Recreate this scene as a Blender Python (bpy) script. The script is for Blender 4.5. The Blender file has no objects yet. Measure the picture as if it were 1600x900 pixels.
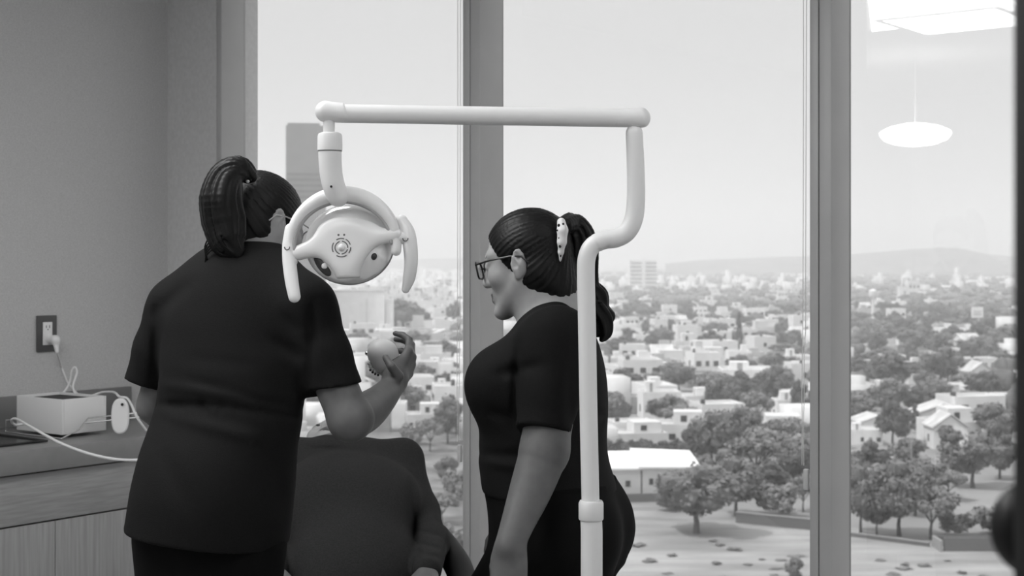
import bpy, bmesh, math, random
import numpy as np
from mathutils import Vector, Matrix

random.seed(7)
RNG = np.random.default_rng(11)
SC = bpy.context.scene
COL = SC.collection

# ------------------------------------------------------------------ camera model
F = 2260.0          # focal length in pixels of the 1600 x 900 frame
PX0, HOR = 800.0, 405.0
CAMZ = 1.45
GZ = -33.55         # street level, eleven storeys below

def V(px, py, Y):
    return Vector(((px - PX0) * Y / F, Y, CAMZ + (HOR - py) * Y / F))

def A(px, py, Y):
    return np.array(V(px, py, Y), dtype=np.float64)

# ------------------------------------------------------------------ materials
MATS = {}
def nodes_of(name):
    m = bpy.data.materials.new(name); m.use_nodes = True
    nt = m.node_tree
    return m, nt, nt.nodes['Principled BSDF']

def mat(name, g, rough=0.5, metal=0.0, noise=0.0, scale=20.0, stretch=(1, 1, 1), bump=0.0, bscale=None, spec=0.5,
        coat=0.0, emit=0.0, sss=0.0, trans=0.0, detail=4.0):
    if name in MATS: return MATS[name]
    m, nt, b = nodes_of(name)
    b.inputs['Base Color'].default_value = (g, g, g, 1)
    b.inputs['Roughness'].default_value = rough
    b.inputs['Metallic'].default_value = metal
    b.inputs['Specular IOR Level'].default_value = spec
    b.inputs['Coat Weight'].default_value = coat
    if sss:
        b.inputs['Subsurface Weight'].default_value = sss
        b.inputs['Subsurface Radius'].default_value = (0.01, 0.01, 0.01)
        b.inputs['Subsurface Scale'].default_value = 1.0
    if trans: b.inputs['Transmission Weight'].default_value = trans
    if emit:
        b.inputs['Emission Color'].default_value = (1, 1, 1, 1)
        b.inputs['Emission Strength'].default_value = emit
    if noise or bump:
        tc = nt.nodes.new('ShaderNodeTexCoord'); mp = nt.nodes.new('ShaderNodeMapping')
        mp.inputs['Scale'].default_value = stretch
        nt.links.new(tc.outputs['Object'], mp.inputs['Vector'])
    if noise:
        n = nt.nodes.new('ShaderNodeTexNoise'); n.inputs['Scale'].default_value = scale; n.inputs['Detail'].default_value = detail
        nt.links.new(mp.outputs['Vector'], n.inputs['Vector'])
        r = nt.nodes.new('ShaderNodeMapRange')
        r.inputs['From Min'].default_value = 0.3; r.inputs['From Max'].default_value = 0.7
        r.inputs['To Min'].default_value = max(0.0, g * (1 - noise)); r.inputs['To Max'].default_value = min(1.0, g * (1 + noise))
        nt.links.new(n.outputs['Fac'], r.inputs['Value'])
        cc = nt.nodes.new('ShaderNodeCombineColor')
        for k in ('Red', 'Green', 'Blue'): nt.links.new(r.outputs['Result'], cc.inputs[k])
        nt.links.new(cc.outputs['Color'], b.inputs['Base Color'])
    if bump:
        n2 = nt.nodes.new('ShaderNodeTexNoise'); n2.inputs['Scale'].default_value = bscale or scale; n2.inputs['Detail'].default_value = 3
        nt.links.new(mp.outputs['Vector'], n2.inputs['Vector'])
        bp = nt.nodes.new('ShaderNodeBump'); bp.inputs['Strength'].default_value = bump; bp.inputs['Distance'].default_value = 0.01
        nt.links.new(n2.outputs['Fac'], bp.inputs['Height'])
        nt.links.new(bp.outputs['Normal'], b.inputs['Normal'])
    MATS[name] = m
    return m

def glass_mat(name, tint=1.0, refl=1.9):
    if name in MATS: return MATS[name]
    m = bpy.data.materials.new(name); m.use_nodes = True
    nt = m.node_tree; nt.nodes.clear()
    out = nt.nodes.new('ShaderNodeOutputMaterial')
    t = nt.nodes.new('ShaderNodeBsdfTransparent'); t.inputs['Color'].default_value = (tint, tint, tint, 1)
    g = nt.nodes.new('ShaderNodeBsdfGlossy'); g.inputs['Roughness'].default_value = 0.0
    fr = nt.nodes.new('ShaderNodeFresnel'); fr.inputs['IOR'].default_value = 1.5
    mu = nt.nodes.new('ShaderNodeMath'); mu.operation = 'MULTIPLY'; mu.inputs[1].default_value = refl
    mx = nt.nodes.new('ShaderNodeMixShader')
    ge = nt.nodes.new('ShaderNodeNewGeometry'); om = nt.nodes.new('ShaderNodeMath'); om.operation = 'SUBTRACT'; om.inputs[0].default_value = 1.0
    m2 = nt.nodes.new('ShaderNodeMath'); m2.operation = 'MULTIPLY'       # both faces' reflection is taken at the outer side of the pane
    nt.links.new(ge.outputs['Backfacing'], om.inputs[1])
    nt.links.new(fr.outputs['Fac'], mu.inputs[0]); nt.links.new(mu.outputs[0], m2.inputs[0]); nt.links.new(om.outputs[0], m2.inputs[1])
    nt.links.new(m2.outputs[0], mx.inputs['Fac'])
    nt.links.new(t.outputs[0], mx.inputs[1]); nt.links.new(g.outputs[0], mx.inputs[2])
    nt.links.new(mx.outputs[0], out.inputs['Surface'])
    MATS[name] = m
    return m

# ------------------------------------------------------------------ objects
def link_mesh(name, me, m, parent=None, smooth=False, ang=None):
    o = bpy.data.objects.new(name, me); COL.objects.link(o)
    if m is not None:
        for mm in (m if isinstance(m, (list, tuple)) else [m]): me.materials.append(mm)
    if smooth:
        me.polygons.foreach_set('use_smooth', np.ones(len(me.polygons), dtype=bool))
        if ang: me.set_sharp_from_angle(angle=math.radians(ang))
    if parent is not None:
        o.parent = parent
        o.matrix_parent_inverse = Matrix.Identity(4)
        o.matrix_basis = parent_world(parent).inverted()
    return o

def parent_world(p):
    w = p.matrix_basis.copy()
    while p.parent is not None:
        p = p.parent; w = p.matrix_basis @ w
    return w

def thing(name, label, cat, loc=(0, 0, 0), group=None, kind=None):
    o = bpy.data.objects.new(name, None); COL.objects.link(o)
    o.empty_display_size = 0.1
    o.matrix_basis = Matrix.Translation(Vector(loc))
    return tag(o, label, cat, group, kind)

def tag(o, label=None, cat=None, group=None, kind=None):
    if label: o['label'] = label
    if cat: o['category'] = cat
    if group: o['group'] = group
    if kind: o['kind'] = kind
    return o

def from_bm(name, bm, m, parent=None, smooth=False, ang=35):
    me = bpy.data.meshes.new(name); bm.to_mesh(me); bm.free()
    return link_mesh(name, me, m, parent, smooth, ang if smooth else None)

def from_arr(name, v, q, m, parent=None, smooth=True, ang=None):
    me = bpy.data.meshes.new(name)
    v = np.asarray(v, dtype=np.float32); q = np.asarray(q, dtype=np.int32)
    n = q.shape[1]
    me.vertices.add(len(v)); me.vertices.foreach_set('co', v.ravel())
    me.loops.add(q.size); me.loops.foreach_set('vertex_index', q.ravel())
    me.polygons.add(len(q)); me.polygons.foreach_set('loop_start', np.arange(0, q.size, n, dtype=np.int32))
    me.update(calc_edges=True); me.validate()
    return link_mesh(name, me, m, parent, smooth, ang)

def bm_box(bm, c, size, R=None, bevel=0.0, seg=2, taper=None):
    """box centred on c; R a 3x3 or 4x4 rotation"""
    r = bmesh.ops.create_cube(bm, size=1.0)
    vs = r['verts']
    M = Matrix.Diagonal((*size, 1))
    for v in vs:
        v.co = M @ v.co
        if taper and v.co.z > 0: v.co.x *= taper; v.co.y *= taper
    if bevel:
        es = list({e for v in vs for e in v.link_edges})
        bv = bmesh.ops.bevel(bm, geom=es, offset=bevel, segments=seg, affect='EDGES', profile=0.5)
        vs = list({v for f in bv['faces'] for v in f.verts} | {v for v in vs if v.is_valid})
    RR = R.to_4x4() if R is not None else Matrix.Identity(4)
    T = Matrix.Translation(Vector(c)) @ RR
    for v in vs: v.co = T @ v.co
    return vs

def box(name, c, size, m, parent=None, R=None, bevel=0.0, seg=2):
    bm = bmesh.new(); bm_box(bm, c, size, R, bevel, seg)
    return from_bm(name, bm, m, parent, smooth=bevel > 0)

def tube_arrays(path, radii, seg=20, closed=False, flat=None, caps=True):
    """swept round (or elliptical: flat = (normal vector, ratio)) tube with rounded ends"""
    P = [Vector(p) for p in path]; R = list(radii) if hasattr(radii, '__len__') else [radii] * len(P)
    if caps and not closed:
        def cap(p, q, r):
            d = (p - q).normalized(); out = []
            for a in (15, 35, 55, 72, 85):
                a = math.radians(a); out.append((p + d * r * math.sin(a), r * math.cos(a)))
            return out
        c0 = cap(P[0], P[1], R[0]); c1 = cap(P[-1], P[-2], R[-1])
        P = [x[0] for x in reversed(c0)] + P + [x[0] for x in c1]
        R = [x[1] for x in reversed(c0)] + R + [x[1] for x in c1]
    n = len(P); verts = []; quads = []
    t0 = (P[1] - P[0]).normalized()
    up = Vector((0, 0, 1)) if abs(t0.z) < 0.9 else Vector((1, 0, 0))
    if flat: up = Vector(flat[0])
    nrm = (up - t0 * up.dot(t0)).normalized()
    for i in range(n):
        t = ((P[(i + 1) % n] - P[i - 1]) if closed else (P[min(i + 1, n - 1)] - P[max(i - 1, 0)])).normalized()
        if flat: nrm = (Vector(flat[0]) - t * Vector(flat[0]).dot(t)).normalized()
        else: nrm = (nrm - t * nrm.dot(t)).normalized()
        b = t.cross(nrm)
        for k in range(seg):
            a = 2 * math.pi * k / seg
            s = flat[1] if flat else 1.0
            verts.append(P[i] + nrm * (math.cos(a) * R[i] * s) + b * (math.sin(a) * R[i]))
    for i in range(n if closed else n - 1):
        j = (i + 1) % n
        for k in range(seg):
            l = (k + 1) % seg
            quads.append((i * seg + k, i * seg + l, j * seg + l, j * seg + k))
    return verts, quads

def bm_tube(bm, path, radii, seg=20, closed=False, flat=None, caps=True):
    v, q = tube_arrays(path, radii, seg, closed, flat, caps)
    bv = [bm.verts.new(p) for p in v]
    for f in q: bm.faces.new([bv[i] for i in f])
    if not closed:
        bm.faces.new([bv[i] for i in range(seg)]); bm.faces.new([bv[len(bv) - 1 - i] for i in range(seg)])
    bmesh.ops.recalc_face_normals(bm, faces=bm.faces)
    return bv

def tube(name, path, radii, m, parent=None, seg=20, closed=False, flat=None, caps=True):
    bm = bmesh.new(); bm_tube(bm, path, radii, seg, closed, flat, caps)
    return from_bm(name, bm, m, parent, True, 50)

def catmull(pts, n=8):
    P = [np.array(p, dtype=float) for p in pts]
    P = [2 * P[0] - P[1]] + P + [2 * P[-1] - P[-2]]
    out = []
    for i in range(1, len(P) - 2):
        for k in range(n):
            t = k / n
            out.append(0.5 * (2 * P[i] + (P[i + 1] - P[i - 1]) * t + (2 * P[i - 1] - 5 * P[i] + 4 * P[i + 1] - P[i + 2]) * t * t
                              + (3 * P[i] - P[i - 1] - 3 * P[i + 1] + P[i + 2]) * t ** 3))
    out.append(P[-2])
    return out

def bm_lathe(bm, prof, M, seg=32):
    """prof: list of (radius, height) turned round z, placed by matrix M"""
    rings = []
    for r, h in prof:
        if r < 1e-6: rings.append([bm.verts.new(M @ Vector((0, 0, h)))])
        else: rings.append([bm.verts.new(M @ Vector((r * math.cos(2 * math.pi * k / seg), r * math.sin(2 * math.pi * k / seg), h))) for k in range(seg)])
    for a, b in zip(rings, rings[1:]):
        for k in range(seg):
            l = (k + 1) % seg
            if len(a) == 1 and len(b) == 1: continue
            if len(a) == 1: bm.faces.new((a[0], b[l], b[k]))
            elif len(b) == 1: bm.faces.new((a[k], a[l], b[0]))
            else: bm.faces.new((a[k], a[l], b[l], b[k]))
    bmesh.ops.recalc_face_normals(bm, faces=bm.faces)

def lathe(name, prof, M, m, parent=None, seg=32, ang=40):
    bm = bmesh.new(); bm_lathe(bm, prof, M, seg)
    return from_bm(name, bm, m, parent, True, ang)

def frame_from(z, x=None):
    """rotation matrix whose z axis is z"""
    z = Vector(z).normalized()
    x = Vector(x) if x is not None else (Vector((1, 0, 0)) if abs(z.x) < 0.9 else Vector((0, 1, 0)))
    x = (x - z * x.dot(z)).normalized(); y = z.cross(x)
    return Matrix((x, y, z)).transposed()

def place(c, R): return Matrix.Translation(Vector(c)) @ R.to_4x4()

# ------------------------------------------------------------------ implicit surfaces (smooth unions, meshed by surface nets)
def smin(a, b, k):
    if k <= 0: return np.minimum(a, b)
    h = np.clip(0.5 + 0.5 * (b - a) / k, 0, 1)
    return b + (a - b) * h - k * h * (1 - h)

class Field:
    def __init__(s, name=''):
        s.ops = []; s.disp = None; s.dmax = 0.0
    def add(s, fn, lo, hi, k=0.0, mode='u'):
        s.ops.append((fn, np.asarray(lo, float), np.asarray(hi, float), k, mode)); return s
    def cone(s, a, b, r1, r2, k=0.02, mode='u', cut=None, cutn=None):
        a = np.asarray(a, float); b = np.asarray(b, float); ab = b - a; L2 = max(ab @ ab, 1e-12)
        def fn(P):
            t = np.clip(((P - a) @ ab) / L2, 0, 1)
            q = P - a - t[:, None] * ab
            d = np.sqrt((q * q).sum(1)) - (r1 + (r2 - r1) * t)
            if cut is not None:
                n = ab / math.sqrt(L2) if cutn is None else np.asarray(cutn, float) / np.linalg.norm(cutn)
                d = np.maximum(d, (P - b) @ n - cut)
            return d
        R = max(r1, r2)
        return s.add(fn, np.minimum(a, b) - R, np.maximum(a, b) + R, k, mode)
    def chain(s, pts, rs, k=0.02, k0=None, mode='u'):
        for i in range(len(pts) - 1):
            s.cone(pts[i], pts[i + 1], rs[i], rs[i + 1], (k0 if i == 0 and k0 is not None else k), mode)
        return s
    def ell(s, c, r, R=None, k=0.02, mode='u'):
        c = np.asarray(c, float); r = np.asarray(r, float)
        Rm = np.eye(3) if R is None else np.asarray(R, float)
        def fn(P):
            q = (P - c) @ Rm
            k0 = np.sqrt(((q / r) ** 2).sum(1)); k1 = np.sqrt(((q / (r * r)) ** 2).sum(1))
            return k0 * (k0 - 1) / np.maximum(k1, 1e-9)
        m = r.max()
        return s.add(fn, c - m, c + m, k, mode)
    def loft(s, z, cx, cy, rx, ry, th, k=0.02, mode='u', p=2.0):
        z = np.asarray(z, float); o = np.argsort(z); z = z[o]
        arrs = [np.asarray(x, float)[o] for x in (cx, cy, rx, ry)]
        zz = np.linspace(z[0], z[-1], 160)
        sm = []
        for a in arrs:
            w = np.interp(zz, z, a)
            for _ in range(2): w = np.convolve(np.pad(w, 4, mode='edge'), np.ones(9) / 9, 'valid')
            sm.append(w)
        ca, sa = math.cos(th), math.sin(th)
        def fn(P):
            Z = P[:, 2]
            x, y, a, b = (np.interp(Z, zz, w) for w in sm)
            u = (P[:, 0] - x) * ca + (P[:, 1] - y) * sa; v = -(P[:, 0] - x) * sa + (P[:, 1] - y) * ca
            q = (np.abs(u / a) ** p + np.abs(v / b) ** p) ** (1 / p)
            d = (q - 1) * np.minimum(a, b)
            return np.maximum(d, np.maximum(z[0] - Z, Z - z[-1]))
        m = max(arrs[2].max(), arrs[3].max())
        return s.add(fn, (arrs[0].min() - m, arrs[1].min() - m, z[0]), (arrs[0].max() + m, arrs[1].max() + m, z[-1]), k, mode)
    def plane(s, p, n, k=0.0):
        """keep the side the normal points away from"""
        p = np.asarray(p, float); n = np.asarray(n, float); n = n / np.linalg.norm(n)
        return s.add(lambda P: (P - p) @ n, (-9,) * 3, (9,) * 3, k, 'i')
    def eval(s, P, lo=None, hi=None):
        d = np.full(len(P), 1.0)
        for fn, a, b, k, mode in s.ops:
            if lo is not None and mode != 'i':
                mg = k + 0.03
                if (lo > b + mg).any() or (hi < a - mg).any(): continue
            v = fn(P)
            if mode == 'u': d = smin(d, v, k)
            elif mode == 's': d = -smin(-d, v, k)
            else: d = -smin(-d, -v, k)
        if s.disp is not None: d = d + s.disp(P)
        return d
    def mesh(s, h, lo=None, hi=None):
        N = 12
        us = [(a, b) for fn, a, b, k, m in s.ops if m == 'u']
        L = np.min([a for a, b in us], 0) - 0.03 - s.dmax; H = np.max([b for a, b in us], 0) + 0.03 + s.dmax
        if lo is not None: L = np.maximum(L, lo)
        if hi is not None: H = np.minimum(H, hi)
        nb = np.ceil((H - L) / (h * N)).astype(int) + 1
        B = h * N
        g = np.stack(np.meshgrid(*[np.arange(n) for n in nb], indexing='ij'), -1).reshape(-1, 3)
        cen = L + (g + 0.5) * B
        dc = np.concatenate([s.eval(c) for c in np.array_split(cen, max(1, len(cen) // 50000))])
        act = g[np.abs(dc) < B * 1.35 + s.dmax]
        NX, NY, NZ = (nb * N + 2)
        loc = np.stack(np.meshgrid(*[np.arange(N + 1)] * 3, indexing='ij'), -1)
        flat = loc.reshape(-1, 3)
        ids, vts, edges = [], [], []
        corners = [(0,0,0),(1,0,0),(0,1,0),(1,1,0),(0,0,1),(1,0,1),(0,1,1),(1,1,1)]
        E = [(0,1),(2,3),(4,5),(6,7),(0,2),(1,3),(4,6),(5,7),(0,4),(1,5),(2,6),(3,7)]
        CO = np.array(corners, float)
        for b in act:
            base = b * N
            P = L + (base + flat) * h
            v = s.eval(P, P[0] - 1e-9, P[-1] + 1e-9).reshape(N + 1, N + 1, N + 1)
            ins = v < 0
            if ins.all() or not ins.any(): continue
            c8 = np.stack([v[x:x + N, y:y + N, z:z + N] for x, y, z in corners], -1)
            i8 = c8 < 0; cnt = i8.sum(-1); am = (cnt > 0) & (cnt < 8)
            ii = np.argwhere(am); cv = c8[am]
            acc = np.zeros((len(ii), 3)); n = np.zeros(len(ii))
            for e0, e1 in E:
                a0, a1 = cv[:, e0], cv[:, e1]; cr = (a0 < 0) != (a1 < 0)
                t = np.where(cr, a0 / np.where(cr, a0 - a1, 1), 0)
                pt = CO[e0] + t[:, None] * (CO[e1] - CO[e0])
                acc += np.where(cr[:, None], pt, 0); n += cr
            vts.append(L + (base + ii + acc / n[:, None]) * h)
            gi = base + ii
            ids.append((gi[:, 0] * NY + gi[:, 1]) * NZ + gi[:, 2])
            for ax in range(3):
                sl0 = ins[:N, :N, :N]
                sl1 = [ins[1:N + 1, :N, :N], ins[:N, 1:N + 1, :N], ins[:N, :N, 1:N + 1]][ax]
                x = np.argwhere(sl0 != sl1)
                if len(x):
                    fl = sl0[x[:, 0], x[:, 1], x[:, 2]]
                    edges.append(np.concatenate([base + x, np.full((len(x), 1), ax), fl[:, None]], 1))
        ids = np.concatenate(ids); vts = np.concatenate(vts); edges = np.concatenate(edges)
        o = np.argsort(ids); ids = ids[o]; vts = vts[o]
        quads = []
        for ax in range(3):
            e = edges[edges[:, 3] == ax]
            u = np.zeros(3, int); w = np.zeros(3, int); u[(ax + 1) % 3] = 1; w[(ax + 2) % 3] = 1
            p = e[:, :3]; q = []
            for off in (-u - w, -w, np.zeros(3, int), -u):
                c = p + off
                cid = (c[:, 0] * NY + c[:, 1]) * NZ + c[:, 2]
                k = np.clip(np.searchsorted(ids, cid), 0, len(ids) - 1)
                q.append(np.where(ids[k] == cid, k, -1))
            q = np.stack(q, 1); ok = (q >= 0).all(1); q = q[ok]; fl = e[ok, 4].astype(bool)
            q[~fl] = q[~fl][:, ::-1]
            quads.append(q)
        return vts, np.concatenate(quads)
    def obj(s, name, h, m, parent=None, **kw):
        v, q = s.mesh(h, **kw)
        return from_arr(name, v, q, m, parent, True)

def smooth_noise(seed, n=10, fmin=6, fmax=20):
    r = np.random.default_rng(seed)
    K = r.normal(size=(n, 3)); K = K / np.linalg.norm(K, axis=1)[:, None] * r.uniform(fmin, fmax, n)[:, None]
    ph = r.uniform(0, 6.28, n)
    return lambda P: np.sin(P @ K.T + ph).sum(1) / math.sqrt(n)
# ================================================================== ROOM
TH = math.radians(51.5)
D_ = np.array([math.sin(TH), -math.cos(TH), 0.0])      # along the window wall, towards the right of the photo
N_ = np.array([-math.cos(TH), -math.sin(TH), 0.0])     # from the window into the room
P0 = np.array([-0.0995, 5.0, 0.0])
RR = Matrix(((D_[0], -N_[0], 0), (D_[1], -N_[1], 0), (0, 0, 1)))   # x along the wall, y outward, z up
def W(s, w, z=0.0): return P0 + D_ * s + N_ * w + np.array([0, 0, z])
def s_at(px, w):
    r = (px - PX0) / F; q = P0 + N_ * w
    return (r * q[1] - q[0]) / (D_[0] - r * D_[1])
MD = 0.115                                              # mullion depth
CEIL = 2.75
m_wall = mat('wallcovering', 0.52, 0.85, noise=0.10, scale=220, bump=0.25, bscale=260)
m_pier = mat('painted_pier', 0.56, 0.8, noise=0.06, scale=60, bump=0.08, bscale=200)
m_frame = mat('grey_aluminium', 0.42, 0.42, metal=0.0, noise=0.03, scale=8)
m_groove = mat('black_gasket', 0.02, 0.7)
m_ceil = mat('ceiling_white', 0.8, 0.9)
m_floor = mat('vinyl_floor', 0.30, 0.45, noise=0.15, scale=6)
m_glass = glass_mat('window_glass', 0.985)
def wbox(bm, s0, s1, w0, w1, z0, z1, bevel=0.0):
    bm_box(bm, W((s0 + s1) / 2, (w0 + w1) / 2, (z0 + z1) / 2), (abs(s1 - s0), abs(w1 - w0), z1 - z0), RR, bevel)
def wobj(name, s0, s1, w0, w1, z0, z1, m, bevel=0.0, kind='structure', parent=None):
    bm = bmesh.new(); wbox(bm, s0, s1, w0, w1, z0, z1, bevel)
    o = from_bm(name, bm, m, parent, bevel > 0)
    if kind and parent is None: tag(o, kind=kind)
    return o
S_CORNER = s_at(262, MD); S_FR = s_at(384, -0.012)
S_M1 = (s_at(723, MD), s_at(787, -0.012)); S_M2 = (s_at(1265, MD), s_at(1330, -0.012))
S_END = 4.3; DEPTH = 7.6
S_M3 = (S_M2[0] * 2 - S_M1[0] , S_M2[1] * 2 - S_M1[1])
# floor, ceiling, walls
wobj('floor', S_CORNER - 0.2, S_END + 0.2, -0.1, DEPTH, -0.2, 0.0, m_floor)
wobj('ceiling', S_CORNER - 0.2, S_END + 0.2, -0.1, DEPTH, CEIL, CEIL + 0.2, m_ceil)
wobj('wall_left', S_CORNER - 0.2, S_CORNER, -0.1, DEPTH, 0, CEIL, m_wall)
wobj('wall_right', S_END, S_END + 0.2, -0.1, DEPTH, 0, CEIL, m_ceil)
wobj('wall_back', S_CORNER, S_END, DEPTH - 0.2, DEPTH, 0, CEIL, m_ceil)
# pier between corner and window
wobj('wall_window', S_CORNER, S_FR - 0.028, -0.1, MD, 0, CEIL, m_pier)
def post(name, s0, s1, groove):
    bm = bmesh.new()
    g = s0 + (s1 - s0) * groove
    wbox(bm, s0, g - 0.0015, -0.012, MD, 0.0, CEIL, 0.002)
    wbox(bm, g + 0.0015, s1, -0.012, MD, 0.0, CEIL, 0.002)
    o = from_bm(name, bm, m_frame, None, True); tag(o, kind='structure')
    wobj('gasket', g - 0.0015, g + 0.0015, -0.01, MD - 0.006, 0, CEIL, m_groove, 0, None, o)
    return o
fr = wobj('trim_1', S_FR - 0.028, S_FR, -0.012, MD - 0.002, 0, CEIL, m_frame, 0.002)
post('trim_2', S_M1[0], S_M1[1], 0.42)
post('trim_3', S_M2[0], S_M2[1], 0.42)
post('trim_4', S_M3[0], S_M3[1], 0.42)
edges_ = [(S_FR, S_M1[0]), (S_M1[1], S_M2[0]), (S_M2[1], S_M3[0]), (S_M3[1], S_END)]
for i, (a, b) in enumerate(edges_):
    g = wobj('window_%d' % (i + 1), a, b, -0.012, 0.0, 0.07, CEIL - 0.06, m_glass)
    bm = bmesh.new(); wbox(bm, a, b, -0.02, 0.05, 0.0, 0.07, 0.003); wbox(bm, a, b, -0.02, 0.05, CEIL - 0.06, CEIL, 0.003)
    from_bm('window_frame', bm, m_frame, g, True)

# blind pull cords with a joining weight
m_cord = mat('cord_white', 0.75, 0.6)
def cord(px, py0, py1, sep, label, bow):
    s = s_at(px, MD * 0.6); Y = W(s, MD * 0.6)[1]
    root = thing('blind_cord', label, 'blind cord', W(s, MD * 0.6, CEIL - 0.02), 'pull cords of the roller blinds')
    zb = CAMZ + (HOR - py1) * Y / F; zt = CAMZ + (HOR - py0) * Y / F
    for k, sg in enumerate((-1, 1)):
        pts = [W(s + sg * sep * (1 if z > 1.0 else 0.6) + bow * math.sin((CEIL - z) * 2.2 + k) * (0.3 if z > 1.2 else 1.0), MD * 0.6, z)
               for z in np.linspace(CEIL - 0.02, zb + 0.07, 30)]
        tube('cord', pts, 0.0011, m_cord, root, 6)
    box('weight', W(s + bow, MD * 0.6, zb + 0.03), (0.016, 0.012, 0.06), mat('clear_tag', 0.6, 0.3), root, RR, 0.003)
cord(1257, 0, 765, 0.005, 'thin white blind cord hanging beside the right-hand mullion with a small tag', 0.006)
cord(717, 0, 722, 0.006, 'thin white blind cord hanging beside the mullion between the two standing people', 0.004)

# ================================================================== COUNTER ALONG THE LEFT WALL
def L(t, o, z=0.0): return W(S_CORNER + o, MD + t, z)
def t_at(px, o):
    r = (px - PX0) / F; q = W(S_CORNER + o, MD)
    return (r * q[1] - q[0]) / (N_[0] - r * N_[1])
def lbox(bm, t0, t1, o0, o1, z0, z1, bevel=0.0):
    bm_box(bm, L((t0 + t1) / 2, (o0 + o1) / 2, (z0 + z1) / 2), (abs(o1 - o0), abs(t1 - t0), z1 - z0), RR, bevel)
def lobj(name, t0, t1, o0, o1, z0, z1, m, parent=None, bevel=0.0):
    bm = bmesh.new(); lbox(bm, t0, t1, o0, o1, z0, z1, bevel)
    return from_bm(name, bm, m, parent, bevel > 0)
CT = 0.83
m_top = mat('worktop_laminate', 0.20, 0.35, noise=0.04, scale=30)
m_splash = mat('backsplash_laminate', 0.17, 0.4)
m_woodh = mat('wood_horizontal', 0.27, 0.5, noise=0.16, scale=7, stretch=(1.2, 1.2, 16), detail=6)
m_woodv = mat('wood_vertical', 0.27, 0.5, noise=0.16, scale=7, stretch=(14, 14, 0.6), detail=6)
m_dark = mat('dark_gap', 0.015, 0.8)
TB0 = t_at(206, 0.02); TE = 3.4
wt = thing('worktop', 'grey laminate worktop with upstand running along the left wall', 'worktop', L(TE / 2, 0.3, CT))
lobj('top_panel', TB0, TE, 0.003, 0.60, CT - 0.078, CT, m_top, wt, 0.006)
lobj('upstand', TB0, TE, 0.003, 0.02, CT, CT + 0.116, m_splash, wt, 0.002)
# cabinets below: doors meet at px 87 on the front
TD = t_at(87, 0.58)
a_, b_ = TB0 + 0.01, TD + 1.25
c = thing('base_cabinet', 'wood-grained base cabinet with doors under the grey worktop', 'cabinet', L((a_ + b_) / 2, 0.29, 0))
lobj('carcass', a_, b_, 0.01, 0.555, 0.0, CT - 0.082, mat('carcass_board', 0.12, 0.7), c)
lobj('apron', a_ + 0.0015, b_ - 0.0015, 0.556, 0.578, 0.585, CT - 0.084, m_woodh, c, 0.001)
for t0_, t1_ in ((a_, TD), (TD, TD + 0.62), (TD + 0.62, b_)):
    lobj('door', t0_ + 0.0015, t1_ - 0.0015, 0.556, 0.578, 0.07, 0.579, m_woodv, c, 0.001)

# things on the worktop
m_white = mat('white_plastic', 0.78, 0.35)
m_cable = mat('white_cable', 0.72, 0.5)
m_chrome = mat('chrome_wire', 0.75, 0.18, metal=1.0)
bx = thing('storage_box', 'white rectangular box with a dark open top on the worktop', 'box', (-1.555, 5.0, CT))
ex = np.array([-0.80, 0.60, 0]); ey = np.array([0.60, 0.80, 0]); ez = np.array([0, 0, 1.0])
Rb = Matrix(((ex[0], ey[0], 0), (ex[1], ey[1], 0), (0, 0, 1)))
c0 = np.array([-1.555, 5.0, CT + 0.012]); LX, LY, HB = 0.265, 0.185, 0.122
bm = bmesh.new()
def bp(x, y, z, sx, sy, sz): bm_box(bm, c0 + ex * x + ey * y + ez * z, (sx, sy, sz), Rb, 0.0015)
t_ = 0.008
bp(LX / 2, t_ / 2, HB / 2, LX, t_, HB); bp(LX / 2, LY - t_ / 2, HB / 2, LX, t_, HB)
bp(t_ / 2, LY / 2, HB / 2, t_, LY - 2 * t_, HB); bp(LX - t_ / 2, LY / 2, HB / 2, t_, LY - 2 * t_, HB)
bp(LX / 2, LY / 2, 0.004, LX - 2 * t_, LY - 2 * t_, 0.008)
from_bm('walls', bm, mat('box_white', 0.70, 0.55), bx, True)
bm = bmesh.new()
bm_box(bm, c0 + ex * LX / 2 + ey * LY / 2 + ez * (HB - 0.012), (LX - 2 * t_ - .002, LY - 2 * t_ - .002, 0.006), Rb)
from_bm('lining', bm, mat('box_lining', 0.03, 0.8), bx)

rk = thing('wire_rack', 'low chrome wire rack around the white box on the worktop', 'wire rack', L(0.7, 0.3, CT))
def rail(pts, r=0.003): tube('wire', pts, r, m_chrome, rk, 8)
zr = CT + 0.045
q0 = c0 + ex * (LX + 0.03) - ey * 0.025; q1 = c0 - ex * 0.03 - ey * 0.025; q2 = c0 - ex * 0.03 + ey * (LY + 0.16); q3 = c0 + ex * (LX + 0.03) + ey * (LY + 0.16)
def atz(q, z): return np.array([q[0], q[1], z])
rail([atz(q0, CT + 0.004), atz((q0 + q1) / 2, CT + 0.004), atz(q1, CT + 0.004)])
rail([atz(q1, CT + 0.004), atz(q1 * .8 + q2 * .2, CT + 0.03), atz(q1 * .7 + q2 * .3, zr + 0.02), atz(q2, zr + 0.02)])
rail([atz(q1 * .75 + q2 * .25, zr + 0.004), atz(q2, zr + 0.004), atz(q2 + ey * 0.08, zr + 0.004)])
rail([atz(q0, CT + 0.004), atz(q0, zr), atz((q0 + q3) / 2, zr), atz(q3, zr)])
rail([atz(q2, CT + 0.004), atz(q2, zr + 0.02)])
rail([atz(q3, CT + 0.004), atz(q3, zr)])

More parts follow.
